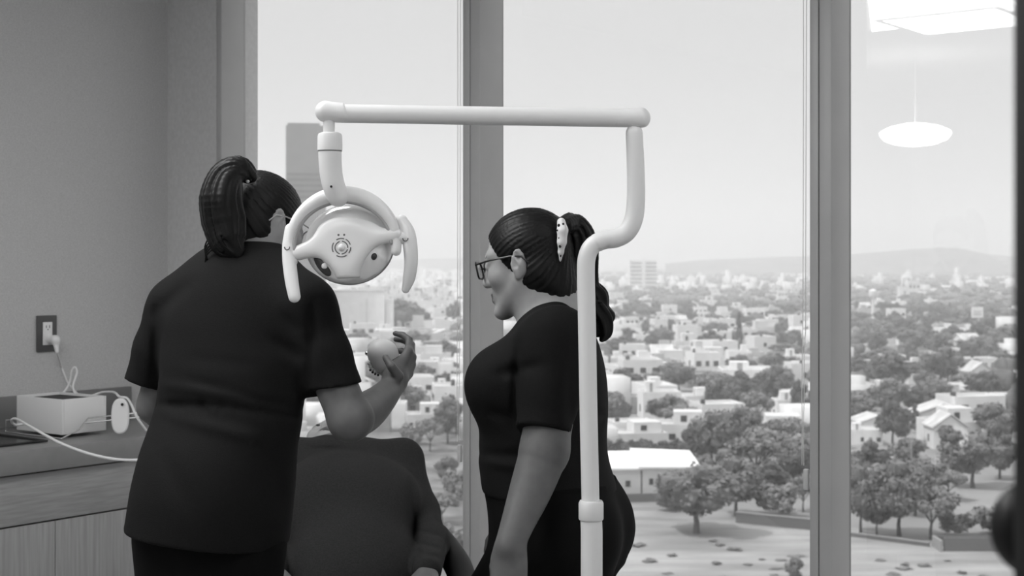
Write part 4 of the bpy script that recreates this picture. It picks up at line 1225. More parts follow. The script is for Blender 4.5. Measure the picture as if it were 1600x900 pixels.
def add_hand(f, w, fdir, dorsal, side, sc=1.0, curls=None, thumb=None, k=0.004):
    """side +1 right hand, -1 left hand; curls: per finger three bends in degrees towards the palm"""
    Y = np.array(fdir, float); Y /= np.linalg.norm(Y); Z = np.array(dorsal, float); Z = Z - Y * (Z @ Y); Z /= np.linalg.norm(Z)
    Xa = np.cross(Z, Y) * side
    R = np.stack([Xa, Y, Z], 1); w = np.array(w, float)
    T = lambda x, y, z: w + R @ (np.array([x, y, z]) * sc)
    kn = [(.027, .088, .002), (.009, .093, .004), (-.009, .088, .002), (-.026, .078, -.002)]
    ba = [(.014, .008, 0), (.005, .006, .001), (-.005, .006, .001), (-.014, .008, 0)]
    ln = [(.041, .024, .019), (.045, .027, .020), (.041, .025, .019), (.032, .019, .017)]
    rd = [(.0088, .0078, .0072, .0060), (.0090, .0080, .0073, .0061), (.0086, .0076, .0069, .0058), (.0078, .0068, .0062, .0053)]
    for i in range(4):
        f.cone(T(*ba[i]), T(*kn[i]), .0145 * sc, .0105 * sc, .012 * sc)
    f.ell(T(.022, .035, -.010), np.array([.017, .030, .014]) * sc, R, .012 * sc)
    f.ell(T(-.018, .035, -.008), np.array([.013, .032, .012]) * sc, R, .012 * sc)
    curls = curls or [(18, 22, 14)] * 4
    tips = []
    for i in range(4):
        p = np.array(kn[i]); a = 0.0; sp = (1.5 - i) * 0.045
        pts = [p]
        for l, c in zip(ln[i], curls[i]):
            a += math.radians(c)
            p = p + l * np.array([math.sin(sp), math.cos(a) * math.cos(sp), -math.sin(a)]); pts.append(p)
        for j in range(3):
            f.cone(T(*pts[j]), T(*pts[j + 1]), rd[i][j] * sc, rd[i][j + 1] * sc, (.008 if j == 0 else .0015) * sc)
            if j: f.ell(T(*pts[j]), np.array([1, 1, 1]) * rd[i][j] * 1.06 * sc, R, .002 * sc)
        tips.append(T(*pts[3]))
    th = thumb or [(.020, .016, -.008), (.046, .046, -.022), (.056, .074, -.030), (.058, .098, -.034)]
    r = (.0135, .0112, .0098, .0070)
    th = [q if isinstance(q, np.ndarray) else T(*q) for q in th]
    for j in range(3): f.cone(th[j], th[j + 1], r[j] * sc, r[j + 1] * sc, (.012 if j == 0 else .002) * sc)
    tips.append(th[3])
    return tips
def strands(f, path, rads, n, seed, k=0.004, thick=0.42, twist=2.0, fly=0.0):
    r_ = np.random.default_rng(seed)
    P = np.array(catmull(path, 5)); tt = np.linspace(0, 1, len(P)); rr = np.interp(tt, np.linspace(0, 1, len(rads)), rads)
    T = np.gradient(P, axis=0); T /= np.linalg.norm(T, axis=1)[:, None]
    ref = np.array([0.3, 0.9, 0.2]); U = ref - T * (T @ ref)[:, None]; U /= np.linalg.norm(U, axis=1)[:, None]; Wv = np.cross(T, U)
    f.chain(P, rr * 0.80, 0.004)
    for i in range(n):
        a0 = 2 * math.pi * i / n + r_.uniform(-.2, .2); tw = r_.uniform(-.5, .5) * twist; e = r_.uniform(.74, .96)
        end = len(P) if r_.random() < .6 else int(len(P) * r_.uniform(.75, 1))
        a = a0 + tw * tt
        Q = P + (U * np.cos(a)[:, None] + Wv * np.sin(a)[:, None]) * (rr * e * (1 + fly * tt ** 2 * r_.uniform(0, 1)))[:, None]
        for j in range(end - 1): f.cone(Q[j], Q[j + 1], max(.0022, rr[j] * thick * (1 - .35 * tt[j])), max(.002, rr[j + 1] * thick * (1 - .35 * tt[j + 1])), k)

def add_legs(f, hips, knees, ankles, r0, r1, r2, k=0.03):
    for h, kn, an in zip(hips, knees, ankles):
        f.cone(h, kn, r0, r1, k); f.cone(kn, an, r1, r2, 0.02)
def shoes(root, ankles, fwd):
    fx = np.array([fwd[0], fwd[1], 0.0]); fx /= np.linalg.norm(fx)
    for a in ankles:
        f = Field(); b = np.array([a[0], a[1], 0.0])
        R = np.stack([fx, np.cross([0, 0, 1], fx), [0, 0, 1]], 1)
        f.ell(b + fx * .045 + [0, 0, .035], (.135, .047, .040), R, 0.0)
        f.cone(b + [0, 0, .05], b + [0, 0, .11], .045, .046, .03)
        f.plane(b + [0, 0, .002], (0, 0, -1), .004)
        f.obj('shoe', .007, m_shoe, root)
def smooth_limb(f, pts, rs):
    P = catmull(pts, 7); rr = [r[0] for r in catmull([(r,) for r in rs], 7)]
    f.chain(P, rr, 0.0008, 0.014)
def crease(p0, p1, w, amp):
    """a fold running from p0 to p1 on the side of the cloth that faces the room"""
    p0 = np.array(p0, float); p1 = np.array(p1, float)
    q0 = p0[[0, 2]] - [0, CAMZ]; q1 = p1[[0, 2]] - [0, CAMZ]; q0 = q0 / p0[1]; q1 = q1 / p1[1]; w = w / p0[1]
    ab = q1 - q0; L2 = ab @ ab; ym = p0[1] + .16
    def fn(P):
        q = (P[:, [0, 2]] - [0, CAMZ]) / P[:, 1:2]
        t = np.clip(((q - q0) @ ab) / L2, 0, 1); e = q - q0 - t[:, None] * ab
        return np.where(P[:, 1] < ym, amp * np.exp(-(e * e).sum(1) / (w * w)) * np.sin(np.clip(t, 0.02, .98) * math.pi) ** .5, 0)
    return fn

# ------------------------------------------------------------------ PERSON 1: seen from behind, raising the jaw model
Y1 = 2.85; m1 = Y1 / F; yaw1 = math.radians(28)
r1v = np.array([math.cos(yaw1), -math.sin(yaw1), 0]); f1v = np.array([math.sin(yaw1), math.cos(yaw1), 0])
p1 = thing('person', 'person in a black scrub tunic seen from behind, with a high ponytail', 'person', (V(335, 405, Y1).x, Y1, 0))
def loft_px(rows, Y, ratio, th, inset=0.0, dy=None):
    z, cx, cy, rx, ry = [], [], [], [], []
    ca, sa = abs(math.cos(th)), abs(math.sin(th))
    for i, (py, a, b) in enumerate(rows):
        q = ratio[i] if hasattr(ratio, '__len__') else ratio
        yy = Y + (dy[i] if dy is not None else 0)
        hw = (b - a) / 2 * yy / F - inset
        rr = hw / math.sqrt(ca * ca + q * q * sa * sa)
        z.append(CAMZ + (HOR - py) * yy / F); cx.append(((a + b) / 2 - PX0) * yy / F); cy.append(yy); rx.append(rr); ry.append(rr * q)
    return z, cx, cy, rx, ry
rows1 = [(388, 356, 434), (402, 328, 452), (416, 304, 462), (432, 284, 474), (455, 266, 484), (500, 250, 486), (560, 242, 487), (600, 243, 480), (632, 241, 477), (660, 232, 474), (700, 221, 466), (770, 206, 458), (848, 192, 452)]
dy1 = [.06, .055, .05, .045, .035, .015, .0, -.005, -.005, -.005, -.005, -.005, .0]
rat1 = [.95, .72, .62, .58, .60, .64, .68, .70, .70, .74, .84, .94, .98]
Lt = loft_px(rows1, Y1, rat1, -yaw1, 0, dy1); Lb = loft_px(rows1, Y1, rat1, -yaw1, 0.016, dy1)
X1 = Xf(A(409, 350, 2.97), head_R(47, 20, 4), 0.93)
shL = A(278, 482, 2.94); shR = A(476, 482, 2.80)
elL = A(242, 634, 2.97); wrL = A(285, 690, 3.12)
elR = A(547, 655, 2.76); wrR = A(613, 603, 2.95)
b = Field()
Lb = [q[:-2] for q in Lb]; b.loft(*Lb, -yaw1, 0.02)
add_head(b, X1)
b.chain([A(392, 398, 2.92), A(404, 378, 2.95), X1(0, -.028, -.05)], [.054, .050, .050], .03)
b.cone(shL, elL, .044, .035, .03); b.chain([elL, elL * .5 + wrL * .5, wrL], [.035, .033, .026], .012)
b.cone(shR, elR, .042, .0405, .03); smooth_limb(b, [elR, A(572, 643, 2.83), A(595, 624, 2.89), wrR, wrR + .25 * (A(639, 566, 3.012) - wrR)], [.0415, .0385, .0310, .0245, .0240])
add_hand(b, wrL, wrL - elL, (-.6, -.8, 0), -1, .95)
hdir = A(639, 566, 3.012) - wrR
tips = add_hand(b, wrR, hdir, (.90, -.38, -.12), 1, .95,
         curls=[(22, 38, 30), (24, 40, 30), (28, 42, 30), (32, 44, 30)],
         thumb=[(.016, .012, -.010), A(623, 588, 2.925), A(612, 573, 2.918), A(602, 558, 2.935)])
hipc = A(326, 846, Y1)
hips = [hipc - r1v * .075 - [.004, 0, 0], hipc + r1v * .075 - [.004, 0, 0]]
kn = [np.array([h[0], h[1], .48]) + f1v * .03 for h in hips]; an = [np.array([h[0], h[1], .09]) + f1v * -.01 for h in hips]
b.ell(hipc + [0, 0, .02], (.115, .080, .10), np.stack([r1v, f1v, [0, 0, 1]], 1), .04)
add_legs(b, hips, kn, an, .060, .05, .035)
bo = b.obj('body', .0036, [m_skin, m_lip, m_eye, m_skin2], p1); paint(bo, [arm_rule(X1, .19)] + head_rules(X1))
# tunic
t = Field()
t.loft(*Lt, -yaw1, 0.02)
hemL = A(221, 598, 2.955); t.cone(A(335, 420, 2.92), shL, .034, .047, .06); t.cone(shL, shL * .45 + hemL * .55, .047, .045, .05); t.cone(shL * .45 + hemL * .55, hemL - [0, 0, .02], .045, .042, .02)
t.ops[-1] = (lambda fn: (lambda P: np.maximum(fn(P), (P - hemL) @ (np.array([-.3, 0, -1]) / 1.044))))(t.ops[-1][0]), *t.ops[-1][1:]
hemR = A(527, 603, 2.767)
t.cone(A(425, 424, 2.86), shR, .034, .050, .06); t.cone(shR, shR * .4 + hemR * .6, .051, .049, .05); t.cone(shR * .4 + hemR * .6, hemR + [.008, 0, -.03], .049, .0500, .02)
t.ops[-1] = (lambda fn: (lambda P: np.maximum(fn(P), (P - hemR) @ (np.array([.14, 0, -1]) / 1.01))))(t.ops[-1][0]), *t.ops[-1][1:]
t.cone(A(474, 510, 2.81), A(494, 590, 2.795), .040, .030, .03)
t.ell(A(365, 480, 2.86), (.13, .085, .12), np.stack([r1v, f1v, [0, 0, 1]], 1), .05)
t.ell(A(335, 770, Y1 - .03), (.13, .12, .14), np.stack([r1v, f1v, [0, 0, 1]], 1), .06)
t.plane(A(325, 836, Y1), (-.1, 0, -1), .004)
neckc = A(398, 384, 2.93)
t.ell(neckc + [0, 0, .012], (.064, .066, .040), np.array(Matrix.Rotation(-.30, 3, 'Y')), .006, 's')
cs = [crease(A(246, 632, 2.68), A(345, 634, 2.66), .008, .006), crease(A(345, 634, 2.66), A(478, 655, 2.70), .008, .005), crease(A(250, 602, 2.68), A(440, 625, 2.68), .012, -.005),
      crease(A(262, 648, 2.68), A(420, 690, 2.68), .014, -.006), crease(A(300, 596, 2.68), A(470, 640, 2.68), .010, .005),
      crease(A(230, 500, 2.78), A(300, 440, 2.76), .014, .005), crease(A(470, 520, 2.70), A(440, 490, 2.70), .012, .005), crease(A(478, 560, 2.7), A(420, 530, 2.68), .012, .004),
      crease(A(243, 470, 2.84), A(243, 600, 2.84), .010, .008), crease(A(490, 470, 2.74), A(484, 600, 2.74), .010, .007),
      crease(A(250, 700, 2.68), A(300, 800, 2.68), .02, .004), crease(A(420, 700, 2.70), A(445, 820, 2.7), .02, .005), crease(A(280, 560, 2.68), A(400, 570, 2.68), .016, .003)]
rng_ = np.random.default_rng(4)
for i in range(18):
    x = rng_.uniform(255, 420); cs.append(crease(A(x, 626, 2.67), A(x + rng_.uniform(-6, 6), 646, 2.67), .0045, rng_.choice((-.0025, .003))))
nz = smooth_noise(3, 8, 14, 32)
t.disp = lambda P: 1.0 * sum(c(P) for c in cs) + .0012 * nz(P); t.dmax = .016
t.obj('tunic', .0042, m_scrub_b, p1)
tr_ = Field()
tr_.ell(hipc + [0, 0, .02], (.147, .112, .13), np.stack([r1v, f1v, [0, 0, 1]], 1), .03)
add_legs(tr_, hips, kn, [a - [0, 0, .02] for a in an], .087, .072, .066, .05)
nz1 = smooth_noise(5, 8, 20, 45)
tr_.disp = lambda P: .003 * nz1(P); tr_.dmax = .01
tr_.obj('trousers', .007, m_trou, p1)
shoes(p1, an, f1v)
# hair
def hair_cap(X, root, name='hair', tie=(0, -.09, .08), bulge=None, hl=.029, ndir=(0, .90, -.42)):
    h = Field(); R, s = X.R, X.s
    h.ell(X(0, -.011, .027), np.array([.0800, .0985, .0885]) * s, R, 0)
    h.ell(X(0, -.046, -.045), np.array([.070, .058, .075]) * s, R, .03 * s)
    h.ell(X(0, -.026, -.034), np.array([.0775, .052, .050]) * s, R, .02 * s)
    n = R @ np.array(ndir); h.plane(X(0, 0, 0) + n * hl * s, n, .006 * s)
    for q in (-1, 1): h.ell(X(q * .082, -.006, -.012), np.array([.020, .019, .034]) * s, R, .005 * s, 's')
    h.plane(X(0, -.06, -.118), R @ np.array([0, .25, -1.0]), .02 * s)
    h.ell(X(0, -.060, -.078), np.array([.052, .038, .058]) * s, R, .018 * s)
    tl = np.array(tie)
    def disp(P):
        q = X.inv(P) - tl
        d = np.sqrt((q * q).sum(1)) + 1e-6
        u = q / d[:, None]
        th = np.arctan2(u[:, 0], u[:, 2] + .4 * u[:, 1]); ph = np.arctan2(u[:, 1], np.abs(u[:, 2]) + .15)
        return (.0006 * np.sin(th * 46 + 3 * np.sin(ph * 3)) + .0005 * np.sin(th * 83 + 1.3) + .0004 * np.sin(th * 140)) * np.clip(d / .04, 0, 1)
    h.disp = disp; h.dmax = .004
    return h.obj(name, .0026, m_hair, root)
hr = hair_cap(X1, p1, tie=(-.01, -.088, .088))
pt = Field()
strands(pt, [A(392, 276, 2.885), A(374, 265, 2.865), A(354, 278, 2.845), A(345, 310, 2.83), A(350, 345, 2.83), A(358, 378, 2.82), A(372, 396, 2.81)],
        [.016, .026, .033, .039, .040, .032, .014], 40, 8, .0018, .17, 1.0, .35)
strands(pt, [A(345, 330, 2.83), A(338, 355, 2.83), A(335, 378, 2.83), A(342, 392, 2.83)], [.018, .016, .010, .004], 7, 3, .002, .3, 1, .8)
pt.obj('ponytail', .0026, m_hair, hr)
for i in range(5):
    a0 = A(338 + i * 4, 352 + i * 3, 2.825)
    tube('loose_lock', catmull([a0, a0 + [-.012, 0, -.02], a0 + [-.022 - .004 * i, -.002, -.042], a0 + [-.018 - .006 * i, 0, -.066]], 4), [.0016] * 13, m_hair, hr, 6)
hb = thing('hair_tie', None, None)
bpy.data.objects.remove(hb)
bm = bmesh.new(); rb_ = np.random.default_rng(6)
for px, py in ((385, 263), (390, 266), (386, 270), (391, 272), (384, 275), (388, 278), (393, 268), (382, 268), (387, 283)):
    bmesh.ops.create_icosphere(bm, subdivisions=2, radius=.0042, matrix=Matrix.Translation(V(px, py, 2.868)))
o = from_bm('hair_tie', bm, mat('pearl', 0.75, 0.25), hr, True); o['label'] = 'pearl-beaded hair tie'
def glasses(X, root, m, rr=.0016, label=None):
    bm = bmesh.new()
    for q in (-1, 1):
        pts = []
        for k in range(24):
            a = 2 * math.pi * k / 24
            cx_, cz_ = math.copysign(abs(math.cos(a)) ** .6, math.cos(a)), math.copysign(abs(math.sin(a)) ** .6, math.sin(a))
            pts.append(X(q * .034 + cx_ * .027, .107 - .010 * (abs(q * .034 + cx_ * .027) / .06) ** 2, .002 + cz_ * .019))
        bm_tube(bm, pts, rr, 8, True)
        bm_tube(bm, [X(q * .061, .097, .014), X(q * .074, .055, .015), X(q * .0785, .005, .012)], rr, 8)
        bm_tube(bm, [X(q * .0785, .005, .012), X(q * .080, -.020, .006), X(q * .078, -.032, -.010)], rr, 8)
    bm_tube(bm, [X(-.008, .108, .006), X(0, .110, .008), X(.008, .108, .006)], rr, 8)
    g = from_bm('glasses', bm, m, root, True)
    bm = bmesh.new()
    for q in (-1, 1):
        vs = [[], []]
        for dy_ in (0, 1):
            for k in range(20):
                a = 2 * math.pi * k / 20
                cx_, cz_ = math.copysign(abs(math.cos(a)) ** .6, math.cos(a)), math.copysign(abs(math.sin(a)) ** .6, math.sin(a))
                x = q * .034 + cx_ * .026
                vs[dy_].append(bm.verts.new(X(x, .1075 - .010 * (abs(x) / .06) ** 2 - .0012 * dy_, .002 + cz_ * .018)))
        bm.faces.new(vs[0]); bm.faces.new(vs[1][::-1])
        for k in range(20): bm.faces.new((vs[0][k], vs[1][k], vs[1][(k + 1) % 20], vs[0][(k + 1) % 20]))
    bmesh.ops.recalc_face_normals(bm, faces=bm.faces)
    from_bm('lens', bm, glass_mat('lens_glass', .96, 1.0), g)
    if label: g['label'] = label
glasses(X1, p1, mat('frame_pale', .45, .3), .0016, 'pale-framed glasses')

# the dental model in the raised hand
mc_ = A(600, 556, 2.985)
dm = thing('dental_model', 'pale rounded dental jaw model held up in the raised hand', 'dental model', mc_)
f = Field()
f.ell(mc_, (.030, .028, .033), np.array(Matrix.Rotation(.35, 3, 'Y')), 0)
f.ell(mc_ + [-.010, -.004, .010], (.022, .024, .022), None, .015)
f.ell(mc_ + [.002, -.006, -.020], (.018, .018, .014), None, .012)
f.obj('base', .0025, mat('plaster_pale', .62, .5), dm)
bm = bmesh.new()
for k in range(7):
    a = math.radians(200 + k * 13)
    c = mc_ + np.array([.031 * math.cos(a) - .001, -.012 + .002 * k, .034 * math.sin(a) - .002])
    bmesh.ops.create_icosphere(bm, subdivisions=2, radius=.0042, matrix=Matrix.Translation(Vector(c)) @ Matrix.Diagonal((1, 1, 1.3, 1)))
from_bm('teeth', bm, mat('tooth_white', .8, .25), dm, True)
bm = bmesh.new()
for k in range(4):
    a = math.radians(222 + k * 10)
    c = mc_ + np.array([.036 * math.cos(a), -.016 + .002 * k, .039 * math.sin(a) - .002])
    bmesh.ops.create_icosphere(bm, subdivisions=2, radius=.0026, matrix=Matrix.Translation(Vector(c)))
from_bm('brackets', bm, m_dark, dm, True)
tube('hinge', [mc_ + [-.026, 0, .004], mc_ + [-.035, 0, .005]], .0045, m_chrome, dm, 12)

# ------------------------------------------------------------------ PERSON 2: in profile, glasses, claw clip
Y2 = 2.95; yaw2 = -75.0
f2v = np.array([math.sin(math.radians(yaw2)), math.cos(math.radians(yaw2)), 0]); r2v = np.array([math.cos(math.radians(yaw2)), -math.sin(math.radians(yaw2)), 0])
th2 = math.atan2(r2v[1], r2v[0])
p2 = thing('person', 'person in black scrubs and dark glasses in profile behind the white lamp post', 'person', (V(860, 405, Y2).x, Y2, 0))
rows2 = [(462, 842, 902), (476, 832, 908), (492, 815, 916), (512, 800, 927), (540, 782, 938), (570, 768, 945), (600, 758, 949), (640, 748, 951), (680, 749, 950), (705, 747, 951), (725, 747, 955), (760, 751, 966), (800, 762, 975), (835, 772, 977)]
def loft_side(rows, Y, wid, inset=0.0):
    z, cx, cy, rx, ry = [], [], [], [], []
    for (py, a, b_), w_ in zip(rows, wid):
        z.append(CAMZ + (HOR - py) * Y / F); cx.append(((a + b_) / 2 - PX0) * Y / F); cy.append(Y)
        hw = (b_ - a) / 2 * Y / F - inset; rr = w_ - inset
        s_ = abs(math.cos(th2)); 
        ry.append(max(.02, math.sqrt(max(1e-4, hw * hw - (rr * s_) ** 2)) / abs(math.sin(th2)))); rx.append(rr)
    return z, cx, cy, rx, ry
wid2 = [.050, .075, .115, .150, .165, .165, .160, .155, .152, .152, .155, .165, .175, .175]
t2 = Field(); t2.loft(*loft_side(rows2, Y2, wid2), th2, .02)
sh2 = A(872, 532, 2.81); hem2 = A(848, 674, 2.755); el2 = A(850, 702, 2.75); wr2 = A(797, 852, 2.68)
R2 = np.stack([r2v, f2v, [0, 0, 1]], 1)
bust = A(788, 594, Y2)
for q in (-1, 1): t2.ell(bust + r2v * q * .075, (.066, .060, .068), R2, .06)
t2.cone(sh2, sh2 * .4 + hem2 * .6, .070, .060, .04); t2.cone(sh2 * .4 + hem2 * .6, hem2, .060, .0555, .02, cut=0.0)
shf = A(862, 535, 3.10); 
t2.cone(shf, A(835, 660, 3.12), .068, .055, .04, cut=0.0)
t2.plane(A(860, 768, Y2), (0, 0, -1), .006)
# V neck: open towards the front
t2.ell(A(828, 470, 2.955), (.056, .056, .050), R2, .006, 's'); t2.cone(A(815, 480, 2.955), A(806, 512, 2.96), .036, .012, .008, 's')
cs2 = [crease(A(775, 585, 2.83), A(850, 570, 2.78), .012, .006), crease(A(752, 708, 2.85), A(860, 715, 2.78), .010, .006), crease(A(755, 722, 2.85), A(850, 735, 2.8), .010, -.005),
       crease(A(808, 540, 2.78), A(803, 668, 2.78), .009, .008), crease(A(892, 540, 2.74), A(890, 670, 2.74), .010, .006), crease(A(760, 640, 2.85), A(800, 655, 2.8), .012, .005), crease(A(900, 640, 2.78), A(948, 650, 2.85), .012, .004)]
nz2 = smooth_noise(9, 8, 14, 32)
t2.disp = lambda P: sum(c(P) for c in cs2) + .0014 * nz2(P); t2.dmax = .012
t2.obj('tunic', .0042, m_scrub_b, p2)
# lapel edge of the V neck
X2 = Xf(A(824, 408, 2.965), head_R(-68, 13, 0), 0.93)
b2 = Field(); b2.loft(*loft_side(rows2, Y2, wid2, .018), th2, .02)
add_head(b2, X2)
b2.chain([A(872, 490, 2.95), A(858, 465, 2.955), X2(0, -.030, -.045)], [.060, .056, .054], .03)
b2.cone(A(850, 500, 2.95), A(846, 470, 2.955), .050, .046, .03)
el2 = A(851, 704, 2.75)
b2.cone(sh2, el2, .056, .045, .03)
smooth_limb(b2, [el2, A(829, 766, 2.725), A(808, 820, 2.695), wr2], [.0465, .0400, .0310, .0280])
add_hand(b2, wr2, (-.03, -.10, -1.0), (-.28, -.95, .08), -1, .98, curls=[(14, 20, 12), (16, 22, 14), (18, 24, 14), (20, 26, 14)],
         thumb=[(.018, .014, -.010), (.036, .044, -.026), (.038, .072, -.036), (.034, .094, -.040)])
elf = A(832, 700, 3.13); wrf = A(815, 800, 3.12)
b2.cone(shf, elf, .055, .044, .03); b2.chain([elf, wrf], [.043, .028], .02)
add_hand(b2, wrf, wrf - elf, (.2, .9, 0), 1, .95)
hc2 = A(874, 826, Y2); hips2 = [hc2 - r2v * .085, hc2 + r2v * .085]
b2.ell(hc2, (.13, .09, .10), R2, .03)
kn2 = [np.array([h[0], h[1], .50]) + f2v * (.10 + .05 * i) for i, h in enumerate(hips2)]; an2 = [np.array([k_[0], k_[1], .09]) - f2v * .10 for k_ in kn2]
add_legs(b2, hips2, kn2, an2, .065, .05, .035)
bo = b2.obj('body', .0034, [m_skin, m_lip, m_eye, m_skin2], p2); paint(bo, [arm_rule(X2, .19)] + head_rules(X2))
tr2 = Field()
tr2.loft(*loft_side([(752, 756, 962), (765, 756, 966), (800, 764, 976), (832, 772, 978), (852, 776, 974), (875, 790, 964)], Y2, [.158, .166, .176, .178, .172, .14]), th2, .02)
for i in (0, 1):
    tr2.cone(hips2[i] + [0, 0, -.01] - f2v * .025, kn2[i], .112, .080, .05); tr2.cone(kn2[i], an2[i] - [0, 0, .02], .080, .070, .03)
tr2.cone(hc2 + f2v * .05 + [0, 0, -.02], kn2[1] + f2v * .06 + [0, 0, .12], .075, .075, .06)
nz3 = smooth_noise(12, 8, 20, 45); tr2.disp = lambda P: .002 * nz3(P); tr2.dmax = .01
tr2.obj('trousers', .007, m_trou, p2)
shoes(p2, an2, f2v)
hr2 = hair_cap(X2, p2, tie=(0, -.100, .045), hl=.027, ndir=(0, .88, -.47))
pt2 = Field()
strands(pt2, [X2(0, -.098, .055), A(893, 352, 2.98), A(905, 368, 2.98), A(908, 395, 2.985), A(907, 430, 3.0), A(912, 470, 3.0), A(922, 500, 3.0), A(934, 520, 3.0)],
        [.018, .026, .030, .034, .034, .032, .028, .012], 36, 5, .0018, .17, 1.0, .2)
strands(pt2, [A(925, 450, 3.0), A(938, 462, 3.0), A(941, 482, 3.0), A(949, 490, 3.0), A(955, 494, 3.0), A(950, 505, 3.0), A(944, 518, 3.0)], [.014, .014, .012, .011, .008, .006, .003], 6, 7, .002, .35, 1, .5)
strands(pt2, [A(932, 480, 2.99), A(944, 500, 2.99), A(946, 520, 2.99), A(939, 532, 2.99)], [.016, .016, .012, .004], 6, 9, .002, .35, 1, .3)
pt2.obj('ponytail', .0026, m_hair, hr2)
# claw clip: long pale leaf with dark spots
cl = Field()
cpts = [A(877, 347, 2.885), A(879, 360, 2.880), A(878, 378, 2.880), A(876.5, 394, 2.884), A(875.5, 407, 2.89)]
cl.chain(cpts, [.0085, .0108, .0092, .0055, .0022], .004)
clo = cl.obj('hair_clip', .0016, mat('clip_white', .80, .35), hr2); clo['label'] = 'white claw clip with dark spots'
bm = bmesh.new(); rc = np.random.default_rng(3)
for px, py, r_ in ((873, 352, 2.4), (880, 350, 2.0), (876, 362, 3.0), (882, 368, 2.2), (874, 372, 2.2), (879, 378, 2.8), (875, 385, 2.4), (878, 392, 2.0), (876, 400, 1.6), (882, 358, 1.6), (871, 360, 1.6)):
    bmesh.ops.create_icosphere(bm, subdivisions=2, radius=r_ * .00115, matrix=Matrix.Translation(V(px, py, 2.8735 if 349 < py < 386 else 2.879)) @ Matrix.Diagonal((1, .5, 1.2, 1)))
from_bm('spot', bm, m_dark, clo, True)
glasses(X2, p2, mat('frame_black', .015, .3), .0021, 'dark-rimmed glasses')

# ------------------------------------------------------------------ PERSON 3: reclining in the chair
p3 = thing('person', 'person in a charcoal sweater lying back in the dental chair', 'person', (V(560, 405, 3.5).x, 3.4, .5))
S3 = A(545, 716, 4.02); Hh3 = A(556, 965, 3.55)
ax3 = (S3 - Hh3) / np.linalg.norm(S3 - Hh3); rt3 = np.array([-1.0, 0, 0]); rt3 = rt3 - ax3 * (rt3 @ ax3); rt3 /= np.linalg.norm(rt3); nf3 = np.cross(ax3, rt3)   # front normal
if nf3[1] > 0: nf3 = -nf3
R3 = np.stack([rt3, nf3, ax3], 1)
arm3 = []
sw = Field()
sw.ell(A(545, 800, 3.86), (.175, .115, .25), R3, 0)
sw.cone(A(462, 716, 4.0), A(628, 716, 4.0), .050, .050, .05)
for q in (490, 600): sw.ell(A(q, 780, 3.81), (.085, .062, .10), R3, .09)
sw.ell(A(554, 900, 3.63), (.175, .125, .20), R3, .06)
for sgn, pts in ((1, [A(630, 722, 4.0), A(657, 800, 3.90), A(673, 850, 3.76), A(668, 892, 3.52)]), (-1, [A(460, 722, 4.0), A(432, 800, 3.90), A(420, 850, 3.76), A(428, 892, 3.52)])):
    sw.chain(pts, [.052, .047, .043, .034], .025, .05); arm3.append(pts)
sw.ell(A(520, 697, 3.99), (.068, .055, .030), None, .012)
cs3 = [crease(A(655, 830, 3.80), A(690, 838, 3.80), .006, .004), crease(A(652, 848, 3.75), A(690, 858, 3.75), .006, .004), crease(A(652, 862, 3.7), A(690, 872, 3.7), .006, .004), crease(A(642, 750, 3.88), A(650, 860, 3.75), .010, .010), crease(A(480, 700, 3.93), A(570, 703, 3.93), .006, .005)]
nz4 = smooth_noise(15, 8, 14, 30); sw.disp = lambda P: sum(c(P) for c in cs3) + .0018 * nz4(P); sw.dmax = .012
sw.obj('sweater', .005, m_sweat, p3)
X3 = Xf(A(515, 706, 4.19), np.stack([[-1, 0, 0], [0, -.22, .975], [0, .975, .22]], 1), 0.95)
b3 = Field(); add_head(b3, X3)
b3.cone(X3(0, -.03, -.05), A(521, 705, 4.0), .052, .052, .03)
b3.ell(A(545, 800, 3.86), (.15, .09, .23), R3, .05); b3.ell(A(554, 900, 3.63), (.15, .10, .18), R3, .05)
for pts, sg in zip(arm3, (-1, 1)):
    b3.chain(pts, [.04, .038, .035, .027], .02, .03)
    e_ = pts[3] - pts[2]
    add_hand(b3, pts[3] + e_ * .08, e_ + np.array([0, 0, -.06]), (.2 * -sg, 0, 1), sg, .95)
hp3 = [Hh3 + np.array([-.085, 0, 0]), Hh3 + np.array([.085, 0, 0])]
kn3 = [np.array([-.36, 3.10, .66]), np.array([-.20, 3.10, .66])]; an3 = [np.array([-.34, 2.68, .52]), np.array([-.21, 2.68, .52])]
add_legs(b3, hp3, kn3, an3, .07, .05, .035)
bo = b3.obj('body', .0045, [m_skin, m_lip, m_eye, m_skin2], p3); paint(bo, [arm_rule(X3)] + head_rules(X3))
j3 = Field(); add_legs(j3, hp3, kn3, an3, .085, .064, .05); j3.ell(Hh3, (.17, .11, .12), R3, .04)
j3.obj('trousers', .008, m_jean, p3)
for a in an3:
    f = Field(); f.ell(a + [0, -.07, .03], (.042, .05, .11), np.array(Matrix.Rotation(.25, 3, 'X')), 0); f.cone(a, a + [0, -.05, 0], .042, .045, .03); f.obj('shoe', .007, m_shoe, p3)
h3 = Field(); h3.ell(X3(0, -.015, .032), np.array([.080, .098, .096]) * .95, X3.R, 0); n_ = X3.R @ np.array([0, .75, -.66]); h3.plane(X3(0, 0, 0) + n_ * .02, n_, .006)
h3.obj('hair', .004, m_hair, p3)

